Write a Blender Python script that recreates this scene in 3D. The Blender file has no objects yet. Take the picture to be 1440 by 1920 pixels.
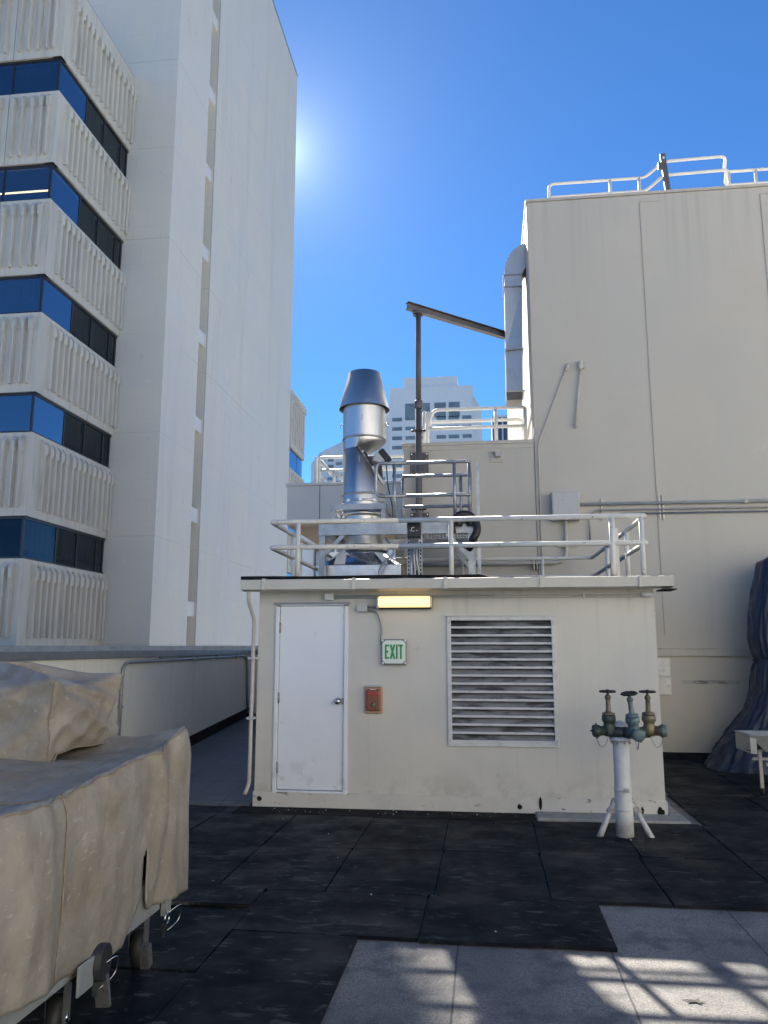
import bpy, math, random
from mathutils import Vector, Matrix, noise as mnoise
random.seed(7)
R = math.radians
S = bpy.context.scene
COL = S.collection

# ------------------------------------------------------------------ materials
class Mat:
    """Principled material whose colour is built from world-position noise layers."""
    def __init__(s, name, col, rough=.6, metal=0.0, spec=.5, layers=(), bump=None, bump2=None, rough_var=None):
        m = bpy.data.materials.new(name); m.use_nodes = True
        s.m = m; nt = s.nt = m.node_tree; n = s.n = nt.nodes; s.l = nt.links
        s.b = n['Principled BSDF']
        s.geo = n.new('ShaderNodeNewGeometry')
        s.b.inputs['Roughness'].default_value = rough
        s.b.inputs['Metallic'].default_value = metal
        s.b.inputs['Specular IOR Level'].default_value = spec
        c = n.new('ShaderNodeRGB'); c.outputs[0].default_value = (*col, 1)
        cur = c.outputs[0]
        for L in layers:
            f = s.fac(L)
            mx = n.new('ShaderNodeMix'); mx.data_type = 'RGBA'
            s.l.new(f, mx.inputs['Factor']); s.l.new(cur, mx.inputs['A'])
            mx.inputs['B'].default_value = (*L[-2], 1)
            cur = mx.outputs['Result']
        s.l.new(cur, s.b.inputs['Base Color'])
        prev = None
        for bp in (bump, bump2):
            if bp:
                t = s.noise(bp[0], 6 if len(bp) < 4 else bp[3], .6)
                bn = n.new('ShaderNodeBump'); bn.inputs['Strength'].default_value = bp[1]
                bn.inputs['Distance'].default_value = bp[2] if len(bp) > 2 else .01
                s.l.new(t, bn.inputs['Height'])
                if prev: s.l.new(prev, bn.inputs['Normal'])
                prev = bn.outputs['Normal']
        if prev: s.l.new(prev, s.b.inputs['Normal'])
        if rough_var:
            t = s.noise(rough_var[0], 4, .6)
            mr = n.new('ShaderNodeMapRange'); s.l.new(t, mr.inputs['Value'])
            mr.inputs['From Min'].default_value = .35; mr.inputs['From Max'].default_value = .65
            mr.inputs['To Min'].default_value = rough_var[1]; mr.inputs['To Max'].default_value = rough_var[2]
            s.l.new(mr.outputs[0], s.b.inputs['Roughness'])
    def pos(s, sc, off=(0, 0, 0)):
        v = s.n.new('ShaderNodeVectorMath'); v.operation = 'MULTIPLY_ADD'
        s.l.new(s.geo.outputs['Position'], v.inputs[0])
        v.inputs[1].default_value = sc if hasattr(sc, '__len__') else (sc, sc, sc)
        v.inputs[2].default_value = off
        return v.outputs[0]
    def noise(s, sc, det=5, rough=.6, off=(3.1, 1.7, 5.3)):
        t = s.n.new('ShaderNodeTexNoise'); t.inputs['Scale'].default_value = 1
        t.inputs['Detail'].default_value = det; t.inputs['Roughness'].default_value = rough
        s.l.new(s.pos(sc, off), t.inputs['Vector'])
        return t.outputs['Fac']
    def math(s, op, a, b=None, c=None, clamp=False):
        q = s.n.new('ShaderNodeMath'); q.operation = op; q.use_clamp = clamp
        for i, v in enumerate((a, b, c)):
            if v is None: continue
            if isinstance(v, (int, float)): q.inputs[i].default_value = v
            else: s.l.new(v, q.inputs[i])
        return q.outputs[0]
    def ramp(s, v, lo, hi, fac=1.0):
        r = s.n.new('ShaderNodeMapRange'); r.interpolation_type = 'SMOOTHSTEP'
        s.l.new(v, r.inputs['Value'])
        r.inputs['From Min'].default_value = lo; r.inputs['From Max'].default_value = hi
        r.inputs['To Max'].default_value = fac
        return r.outputs[0]
    def fac(s, L):
        k = L[0]
        if k == 'noise':      # ('noise', scale, lo, hi, color, fac)
            return s.ramp(s.noise(L[1], 6, .62, (sum(map(ord, str(L[1]) + s.m.name)) % 97 * .37, L[2] * 31, L[3] * 17)), L[2], L[3], L[5])
        if k == 'patch':      # ('patch', scale, lo, hi, color, fac): rectangular repaint patches
            v = s.n.new('ShaderNodeTexVoronoi'); v.distance = 'CHEBYCHEV'; v.inputs['Scale'].default_value = 1
            s.l.new(s.pos(L[1]), v.inputs['Vector'])
            sp = s.n.new('ShaderNodeSeparateColor'); s.l.new(v.outputs['Color'], sp.inputs[0])
            return s.ramp(sp.outputs[0], L[2], L[3], L[5])
        if k == 'line':       # ('line', axis, period, phase, halfwidth, color, fac)
            sx = s.n.new('ShaderNodeSeparateXYZ'); s.l.new(s.geo.outputs['Position'], sx.inputs[0])
            w = s.noise(3.0, 3, .5)
            p = sx.outputs[L[1]]
            p = s.math('MULTIPLY_ADD', w, L[4] * 2, p)
            a = s.math('PINGPONG', s.math('SUBTRACT', p, L[3] + L[4]), L[2] / 2)
            r = s.n.new('ShaderNodeMapRange'); s.l.new(a, r.inputs['Value'])
            r.inputs['From Min'].default_value = L[4] * .6; r.inputs['From Max'].default_value = L[4] * 1.3
            r.inputs['To Min'].default_value = L[6]; r.inputs['To Max'].default_value = 0
            return r.outputs[0]
        if k == 'brick':      # ('brick', width, height, mortar, color, fac)
            sx = s.n.new('ShaderNodeSeparateXYZ'); s.l.new(s.geo.outputs['Position'], sx.inputs[0])
            u = s.math('ADD', sx.outputs[0], sx.outputs[1])
            cx = s.n.new('ShaderNodeCombineXYZ'); s.l.new(u, cx.inputs[0]); s.l.new(sx.outputs[2], cx.inputs[1])
            t = s.n.new('ShaderNodeTexBrick'); s.l.new(cx.outputs[0], t.inputs['Vector'])
            t.inputs['Scale'].default_value = 1; t.inputs['Brick Width'].default_value = L[1]
            t.inputs['Row Height'].default_value = L[2]; t.inputs['Mortar Size'].default_value = L[3]
            t.inputs['Mortar Smooth'].default_value = .6
            return s.math('MULTIPLY', t.outputs['Fac'], L[5])
        if k == 'low':        # ('low', z0, z1, scale, lo, hi, color, fac): noisy dirt between two heights
            sx = s.n.new('ShaderNodeSeparateXYZ'); s.l.new(s.geo.outputs['Position'], sx.inputs[0])
            h = s.ramp(sx.outputs[2], L[2], L[1], 1.0)
            return s.math('MULTIPLY', h, s.ramp(s.noise(L[3], 6, .65), L[4], L[5], L[7]))
        raise ValueError(k)

def mat(*a, **k): return Mat(*a, **k).m

PAINT_STREAK = (5.5, 5.5, .16)
m_shed = mat('cream_wall_paint', (.63, .60, .53), .62, layers=[
    ('noise', .9, .35, .7, (.545, .535, .505), .8), ('noise', PAINT_STREAK, .5, .72, (.46, .44, .39), .55),
    ('noise', (2, 2, 1.2), .6, .74, (.66, .64, .59), .6), ('noise', 4.2, .665, .73, (.40, .39, .36), .42),
    ('noise', 23, .69, .76, (.33, .31, .28), .35), ('low', 0.0, .6, 4, .42, .66, (.36, .345, .31), .65),
    ('low', 2.5, 2.0, (7, 7, .25), .5, .72, (.36, .33, .27), .6)],
    bump=(90, .12, .004), bump2=(3, .25, .012))
m_flash = mat('cream_base_flashing', (.60, .58, .53), .6, layers=[
    ('noise', 2.5, .4, .7, (.50, .485, .45), .8), ('noise', (7, 7, 11), .64, .69, (.13, .12, .11), .8),
    ('noise', 14, .6, .75, (.36, .34, .31), .5)], bump=(14, .3, .01))
m_block = mat('beige_block_paint', (.52, .49, .43), .66, layers=[
    ('noise', .35, .35, .68, (.475, .45, .40), .9), ('patch', (.55, .55, .38), .72, .73, (.47, .462, .43), .3),
    ('noise', (3.2, 3.2, .09), .54, .78, (.40, .39, .355), .4), ('noise', 1.4, .6, .78, (.56, .54, .49), .5),
    ('noise', 17, .7, .78, (.33, .32, .29), .3), ('low', 0.0, 1.6, 3, .45, .7, (.40, .385, .35), .5),
    ('low', 10.0, 7.5, (4.5, 4.5, .12), .48, .7, (.37, .355, .32), .6)],
    bump=(60, .12, .005), bump2=(1.2, .2, .03))
m_trim = mat('beige_trim_paint', (.50, .475, .42), .6, layers=[
    ('noise', 3, .4, .7, (.42, .40, .36), .8), ('noise', (20, 20, 3), .62, .75, (.30, .29, .26), .5)], bump=(40, .15, .006))
m_gutter = mat('gutter_paint', (.60, .575, .51), .5, layers=[
    ('noise', 2.2, .4, .7, (.52, .50, .45), .8), ('noise', (16, 16, 3), .62, .76, (.36, .33, .29), .5),
    ('noise', 30, .7, .76, (.16, .13, .11), .6)], bump=(7, .25, .012))
m_tower = mat('tower_concrete', (.72, .675, .58), .78, layers=[
    ('patch', (.3, .3, .25), .5, .52, (.665, .65, .61), .6), ('brick', 1.22, .815, .012, (.52, .51, .48), .5), ('line', 2, 4.085, 5.95, .02, (.40, .39, .37), .55),
    ('noise', .22, .38, .66, (.67, .64, .57), .9), ('noise', (.8, .8, .07), .5, .74, (.60, .575, .52), .65),
    ('noise', 1.3, .6, .76, (.76, .745, .70), .45), ('noise', (2.4, 2.4, 1.2), .62, .74, (.48, .465, .43), .5)],
    bump=(14, .2, .02))
m_fin = mat('precast_concrete', (.60, .565, .49), .82, layers=[
    ('noise', .45, .35, .68, (.55, .53, .475), .9), ('noise', (2.4, 2.4, .3), .5, .75, (.46, .43, .37), .7),
    ('noise', 2.1, .62, .76, (.70, .68, .63), .5), ('noise', (6, 6, .5), .52, .70, (.36, .335, .28), .5), ('noise', 9, .68, .76, (.27, .255, .22), .5)],
    bump=(22, .3, .02))
m_white_block = mat('white_spandrel_paint', (.72, .71, .68), .7, layers=[('noise', 2, .4, .7, (.62, .61, .58), .7)])
m_slot = mat('slot_concrete', (.46, .43, .37), .8, layers=[('noise', .8, .4, .7, (.36, .34, .30), .8)])
m_greypanel = mat('grey_metal_panel', (.50, .505, .50), .5, layers=[('noise', .8, .4, .7, (.45, .46, .46), .8),
    ('noise', (6, 6, .4), .6, .75, (.40, .40, .39), .4)])
m_soffit = mat('brown_soffit', (.40, .33, .25), .7, layers=[('noise', 2, .4, .7, (.33, .27, .20), .7)])
m_darkframe = mat('window_frame', (.02, .022, .025), .4)
m_interior = mat('office_interior', (.035, .038, .045), .8, layers=[('noise', .7, .45, .6, (.06, .06, .065), .8)])
m_blind = mat('roller_blind', (.19, .20, .20), .8, layers=[('noise', (8, 8, .2), .4, .7, (.105, .11, .11), .7)])
m_deck = mat('mineral_cap_sheet', (.32, .305, .28), .9, spec=.12, layers=[
    ('noise', 1.1, .4, .66, (.155, .16, .166), .85), ('noise', 4.5, .48, .66, (.11, .115, .125), .8),
    ('noise', (3, 1.0, 3), .58, .74, (.33, .32, .30), .6), ('noise', 55, .50, .62, (.10, .105, .115), .55), ('noise', 150, .42, .62, (.11, .11, .115), .75), ('noise', 210, .58, .68, (.50, .49, .46), .8),
    ('noise', 9, .66, .76, (.09, .09, .10), .5), ('line', 0, .905, -.2, .006, (.07, .07, .075), .85)],
    bump=(170, .5, .004), bump2=(2.0, .3, .02))
m_mat = mat('black_rubber_mat', (.0056, .0085, .013), .7, spec=.09, layers=[
    ('noise', 1.2, .42, .7, (.010, .0125, .017), .8), ('noise', (1.1, 2.0, 1), .48, .72, (.034, .037, .040), .75), ('noise', 2.6, .55, .72, (.040, .041, .040), .6),
    ('noise', (3.4, 9, 1), .60, .68, (.085, .089, .088), .6), ('noise', (5, 13, 1), .62, .66, (.11, .113, .11), .6), ('noise', (9, 7, 1), .64, .69, (.08, .083, .08), .5),
    ('noise', 130, .64, .78, (.04, .04, .04), .3)],
    bump=(220, .2, .003), bump2=(1.5, .3, .02), rough_var=(2.4, .45, .75))
m_membrane = mat('black_roof_membrane', (.014, .0135, .0145), .85, spec=.1, layers=[
    ('noise', 4, .45, .7, (.05, .045, .04), .7), ('noise', 30, .68, .75, (.16, .15, .14), .5)], bump=(40, .4, .01))
m_ramp = mat('ramp_walkway_pad', (.085, .092, .10), .6, layers=[
    ('noise', 1.5, .4, .7, (.11, .118, .125), .8), ('line', 0, .40, -3.0, .006, (.02, .02, .024), .8),
    ('line', 1, .9, .1, .008, (.018, .018, .02), .9), ('noise', (14, 3, 3), .6, .7, (.085, .085, .085), .4)],
    bump=((30, 30, 30), .5, .01))
m_galv = mat('galvanised_steel', (.37, .39, .415), .45, .7, layers=[
    ('noise', 7, .4, .65, (.29, .31, .335), .8), ('noise', 26, .58, .72, (.62, .63, .64), .6),
    ('noise', 4, .68, .75, (.30, .24, .19), .35)], bump=(30, .1, .004), rough_var=(9, .32, .55))
m_stainless = mat('stainless_steel', (.66, .65, .635), .4, 1.0, layers=[
    ('noise', (3, 3, .6), .4, .7, (.50, .51, .52), .8), ('noise', 11, .66, .76, (.38, .37, .36), .4)],
    bump=((1.4, 1.4, .7), .05, .02), rough_var=((6, 6, 1), .34, .46))
m_duct = mat('sheet_metal_duct', (.50, .52, .54), .42, .5, layers=[('noise', 3, .4, .7, (.43, .455, .48), .8)],
    bump=(1.5, .06, .02))
m_foil = mat('dull_aluminium_curb', (.62, .62, .625), .34, .85, layers=[('noise', 5, .4, .66, (.5, .5, .52), .8),
    ('noise', 14, .62, .72, (.42, .40, .39), .5)], bump=(5, .35, .02))
m_mirror = mat('polished_sheet_metal', (.42, .46, .54), .1, 1.0, layers=[('noise', 6, .5, .7, (.32, .36, .43), .6)], bump=(3, .12, .02))
m_rail = mat('white_rail_paint', (.66, .65, .615), .5, layers=[
    ('noise', 5, .4, .7, (.58, .57, .53), .8), ('noise', (13, 13, 22), .655, .68, (.13, .12, .11), .9),
    ('noise', 40, .7, .75, (.28, .25, .22), .6)], bump=(25, .3, .004))
m_cleanrail = mat('cream_rail_paint', (.70, .69, .65), .5, layers=[('noise', 5, .4, .7, (.62, .61, .57), .8),
    ('noise', 25, .69, .75, (.32, .3, .27), .5)])
m_mast = mat('dark_steel_paint', (.105, .10, .105), .5, .25, layers=[
    ('noise', 4, .4, .7, (.14, .135, .135), .8), ('noise', 22, .66, .76, (.22, .18, .15), .5)], bump=(40, .2, .004))
m_door = mat('white_door_paint', (.78, .80, .85), .42, layers=[
    ('noise', .8, .4, .7, (.73, .755, .81), .8), ('noise', 6, .66, .75, (.52, .535, .55), .4),
    ('noise', 40, .72, .78, (.3, .3, .31), .5), ('low', .2, .7, 7, .52, .66, (.50, .51, .53), .55), ('noise', (11, 11, 3), .67, .73, (.55, .55, .55), .5)], bump=(5, .1, .006))
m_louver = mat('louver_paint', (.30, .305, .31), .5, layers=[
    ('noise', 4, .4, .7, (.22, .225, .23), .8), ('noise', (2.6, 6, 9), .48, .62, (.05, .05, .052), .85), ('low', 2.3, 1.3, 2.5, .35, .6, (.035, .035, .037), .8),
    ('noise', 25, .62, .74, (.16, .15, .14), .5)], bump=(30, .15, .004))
m_louverframe = mat('louver_frame_paint', (.60, .60, .585), .5, layers=[('noise', 8, .45, .7, (.48, .475, .455), .8),
    ('noise', 40, .66, .75, (.25, .24, .22), .5)])
m_black = mat('black_plastic', (.014, .014, .016), .5)
m_hollow = mat('dark_void_lining', (.012, .012, .013), .9)
m_greybox = mat('grey_enclosure_paint', (.47, .475, .48), .45, layers=[('noise', 6, .45, .7, (.40, .405, .41), .7)])
m_beigebox = mat('beige_enclosure_paint', (.53, .52, .48), .5, layers=[('noise', 5, .45, .7, (.47, .46, .425), .7)])
m_chrome = mat('worn_chrome', (.60, .60, .59), .25, 1.0, layers=[('noise', 60, .55, .7, (.35, .33, .31), .7)])
m_steel = mat('plain_steel', (.36, .36, .36), .4, .8, layers=[('noise', 30, .5, .7, (.22, .2, .18), .7)])
m_bronze = mat('verdigris_bronze', (.050, .062, .052), .55, .35, layers=[
    ('noise', 14, .45, .65, (.085, .12, .105), .8), ('noise', 35, .6, .72, (.16, .21, .19), .6), ('noise', 9, .6, .72, (.10, .075, .04), .7)],
    bump=(60, .3, .004))
m_bronze_blue = mat('blue_green_bronze', (.11, .16, .165), .55, .3, layers=[
    ('noise', 16, .45, .65, (.17, .24, .24), .8), ('noise', 11, .6, .72, (.05, .06, .05), .7)], bump=(60, .3, .004))
m_brass = mat('dull_brass', (.21, .175, .105), .5, .5, layers=[('noise', 18, .45, .68, (.13, .12, .085), .8),
    ('noise', 30, .6, .72, (.15, .2, .17), .6)], bump=(60, .2, .003))
m_wheel = mat('black_handwheel', (.02, .02, .022), .5, .3)
m_riser = mat('white_riser_paint', (.60, .61, .60), .5, layers=[
    ('noise', 5, .4, .7, (.51, .52, .51), .8), ('noise', (9, 9, 14), .58, .70, (.36, .35, .335), .6),
    ('noise', 45, .69, .75, (.2, .19, .18), .6), ('noise', (4, 4, 9), .6, .75, (.60, .53, .44), .5), ('low', -.02, .25, 9, .4, .65, (.30, .27, .235), .7)], bump=(18, .35, .006))
m_pipe_dirty = mat('grimy_pipe_fitting', (.48, .46, .44), .6, layers=[('noise', 30, .45, .6, (.2, .16, .14), .8),
    ('noise', 18, .5, .7, (.62, .62, .6), .7)])
m_orange = mat('orange_alarm_cover', (.27, .085, .05), .35, layers=[('noise', 16, .42, .62, (.19, .085, .06), .8)])
m_red = mat('red_alarm_strip', (.40, .06, .045), .45)
m_tan_edge = mat('tan_alarm_frame', (.46, .30, .19), .5)
m_signface = mat('pale_sign_face', (.74, .80, .70), .45, layers=[('noise', 8, .45, .7, (.68, .74, .64), .7)])
m_green = mat('green_lettering', (.035, .30, .085), .5)
m_white = mat('white_plastic', (.76, .76, .74), .45)
m_concrete = mat('curb_concrete', (.33, .33, .315), .85, layers=[('noise', 6, .4, .7, (.22, .22, .21), .8), ('noise', 15, .6, .7, (.12, .115, .11), .5)], bump=(30, .4, .01))
m_parapet = mat('parapet_paint', (.76, .735, .655), .66, layers=[
    ('noise', .7, .4, .7, (.69, .67, .60), .9), ('noise', (3.5, 3.5, .3), .52, .75, (.58, .565, .51), .55),
    ('noise', 11, .68, .76, (.30, .29, .27), .4)], bump=(60, .15, .005), bump2=(2, .2, .015))
m_capmetal = mat('coping_metal', (.22, .225, .235), .42, .5, layers=[('noise', 4, .4, .7, (.28, .285, .29), .8),
    ('noise', 20, .62, .74, (.12, .12, .12), .5)])
m_conduit = mat('painted_conduit', (.50, .49, .45), .5, layers=[('noise', 9, .45, .7, (.42, .41, .38), .8)])
m_conduit_g = mat('grey_conduit', (.33, .34, .35), .45, .5, layers=[('noise', 14, .45, .7, (.25, .255, .26), .8)])
_cv = Mat('weathered_canvas', (.36, .33, .28), .6, spec=.4, layers=[
    ('noise', 1.1, .38, .62, (.265, .23, .175), .9), ('noise', 3.5, .48, .68, (.385, .35, .29), .7),
    ('noise', (2.2, 2.2, 3), .56, .68, (.24, .185, .12), .6), ('noise', (18, 18, 3), .55, .75, (.25, .215, .165), .5),
    ('noise', (11, 34, 40), .63, .70, (.50, .48, .45), .6), ('noise', (34, 10, 40), .61, .68, (.50, .48, .45), .55),
    ('noise', (30, 40, 9), .69, .74, (.07, .06, .048), .7), ('noise', (22, 12, 26), .70, .75, (.11, .09, .07), .6),
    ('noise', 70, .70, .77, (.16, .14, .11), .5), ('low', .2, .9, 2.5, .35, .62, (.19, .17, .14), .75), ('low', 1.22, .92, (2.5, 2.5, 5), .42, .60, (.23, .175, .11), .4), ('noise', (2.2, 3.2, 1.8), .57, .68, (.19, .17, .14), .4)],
    bump=(20, .3, .008), bump2=(4.5, .42, .04), rough_var=(4, .40, .72))
_pn = _cv.b.inputs['Normal'].links[0].from_socket
for sc_, st_ in ((2.0, .22), (5.0, .12)):      # crumple creases
    v_ = _cv.n.new('ShaderNodeTexVoronoi'); v_.feature = 'DISTANCE_TO_EDGE'; v_.inputs['Scale'].default_value = 1
    wv_ = _cv.n.new('ShaderNodeVectorMath'); wv_.operation = 'ADD'; nn_ = _cv.n.new('ShaderNodeTexNoise'); nn_.inputs['Scale'].default_value = 1; nn_.inputs['Detail'].default_value = 4
    _cv.l.new(_cv.pos(sc_ * .9), nn_.inputs['Vector']); _cv.l.new(_cv.pos((sc_, sc_ * .7, sc_ * .6)), wv_.inputs[0]); _cv.l.new(nn_.outputs['Color'], wv_.inputs[1]); _cv.l.new(wv_.outputs[0], v_.inputs['Vector'])
    b_ = _cv.n.new('ShaderNodeBump'); b_.inputs['Strength'].default_value = st_; b_.inputs['Distance'].default_value = .02
    _cv.l.new(_cv.ramp(v_.outputs['Distance'], 0, .22), b_.inputs['Height']); _cv.l.new(_pn, b_.inputs['Normal']); _pn = b_.outputs['Normal']
_cv.l.new(_pn, _cv.b.inputs['Normal']); m_tarp = _cv.m
m_seam = mat('canvas_seam', (.27, .22, .155), .7, layers=[('noise', 20, .45, .7, (.38, .33, .26), .7)])
_bt = Mat('dark_blue_tarp', (.026, .038, .072), .42, spec=.22, layers=[
    ('noise', 2, .4, .7, (.036, .052, .095), .8), ('noise', 9, .68, .76, (.08, .095, .12), .3)],
    rough_var=(6, .3, .5))
_prev = None
for sc_, st_, di_ in ((5, .35, .02), (12, .4, .01), (26, .3, .005)):
    v_ = _bt.n.new('ShaderNodeTexVoronoi'); v_.inputs['Scale'].default_value = 1
    wv_ = _bt.n.new('ShaderNodeVectorMath'); wv_.operation = 'ADD'
    _bt.l.new(_bt.pos((sc_, sc_, sc_ * .7)), wv_.inputs[0]); nn_ = _bt.n.new('ShaderNodeTexNoise'); _bt.l.new(_bt.pos(sc_ * .8), nn_.inputs['Vector']); nn_.inputs['Scale'].default_value = 1
    _bt.l.new(nn_.outputs['Color'], wv_.inputs[1]); _bt.l.new(wv_.outputs[0], v_.inputs['Vector'])
    b_ = _bt.n.new('ShaderNodeBump'); b_.inputs['Strength'].default_value = st_; b_.inputs['Distance'].default_value = di_
    _bt.l.new(v_.outputs['Distance'], b_.inputs['Height'])
    if _prev: _bt.l.new(_prev, b_.inputs['Normal'])
    _prev = b_.outputs['Normal']
_bt.l.new(_prev, _bt.b.inputs['Normal'])
m_bluetarp = _bt.m
m_cartrail = mat('cart_steel_paint', (.30, .31, .305), .5, .2, layers=[('noise', 6, .45, .7, (.22, .225, .22), .8)], bump=(30, .15, .004))
m_rubber = mat('black_rubber_tyre', (.018, .018, .02), .6)
m_farwhite = mat('far_tower_cladding', (.78, .79, .77), .7, layers=[('noise', .12, .4, .7, (.71, .725, .72), .8), ('noise', (.5, .5, .05), .55, .75, (.65, .66, .66), .5)])
m_farglass = mat('far_tower_glass', (.16, .20, .22), .3, layers=[('noise', .3, .4, .6, (.22, .29, .31), .8)])
m_farpale = mat('far_pale_cladding', (.64, .68, .71), .6, layers=[('noise', .15, .4, .7, (.45, .52, .59), .8)])
m_fardark = mat('far_dark_stripe', (.07, .085, .12), .3)
m_ground = mat('city_ground', (.27, .265, .25), .9, layers=[('noise', .02, .45, .6, (.16, .17, .15), .8), ('noise', .1, .5, .62, (.36, .35, .33), .6)])
m_paper = mat('pale_chips', (.7, .69, .66), .7)
m_leaf = mat('dry_leaf', (.03, .026, .022), .7)

def emission(name, col, st, rough=.4, base=(.8, .75, .6)):
    m = Mat(name, base, rough); m.b.inputs['Emission Color'].default_value = (*col, 1)
    m.b.inputs['Emission Strength'].default_value = st
    return m.m
m_lamp = emission('lit_lamp_lens', (1, .64, .22), .46, base=(.85, .80, .70))
m_tubelight = emission('lit_office_tube', (1, .72, .38), 2.4)

def glass(name, tint, mn, ior=1.6):
    m = bpy.data.materials.new(name); m.use_nodes = True
    n = m.node_tree.nodes; l = m.node_tree.links; n.remove(n['Principled BSDF'])
    out = n['Material Output']
    tr = n.new('ShaderNodeBsdfTransparent'); tr.inputs[0].default_value = (*tint, 1)
    gl = n.new('ShaderNodeBsdfGlossy'); gl.inputs['Roughness'].default_value = .02; gl.inputs['Color'].default_value = (.62, .72, .83, 1)
    lw = n.new('ShaderNodeFresnel'); lw.inputs['IOR'].default_value = ior
    mr = n.new('ShaderNodeMapRange'); mr.inputs['To Min'].default_value = mn; mr.inputs['To Max'].default_value = 1
    l.new(lw.outputs[0], mr.inputs['Value'])
    ns = n.new('ShaderNodeTexNoise'); ns.inputs['Scale'].default_value = .35
    g = n.new('ShaderNodeNewGeometry'); l.new(g.outputs['Position'], ns.inputs['Vector'])
    bp = n.new('ShaderNodeBump'); bp.inputs['Strength'].default_value = .06; bp.inputs['Distance'].default_value = .05
    l.new(ns.outputs[0], bp.inputs['Height']); l.new(bp.outputs[0], gl.inputs['Normal'])
    mx = n.new('ShaderNodeMixShader'); l.new(mr.outputs[0], mx.inputs[0]); l.new(tr.outputs[0], mx.inputs[1]); l.new(gl.outputs[0], mx.inputs[2])
    l.new(mx.outputs[0], out.inputs[0])
    return m
m_glass = glass('tinted_office_glass', (.30, .34, .38), .26)
m_glass2 = glass('plain_office_glass', (.34, .37, .38), .02, 1.3)

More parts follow.
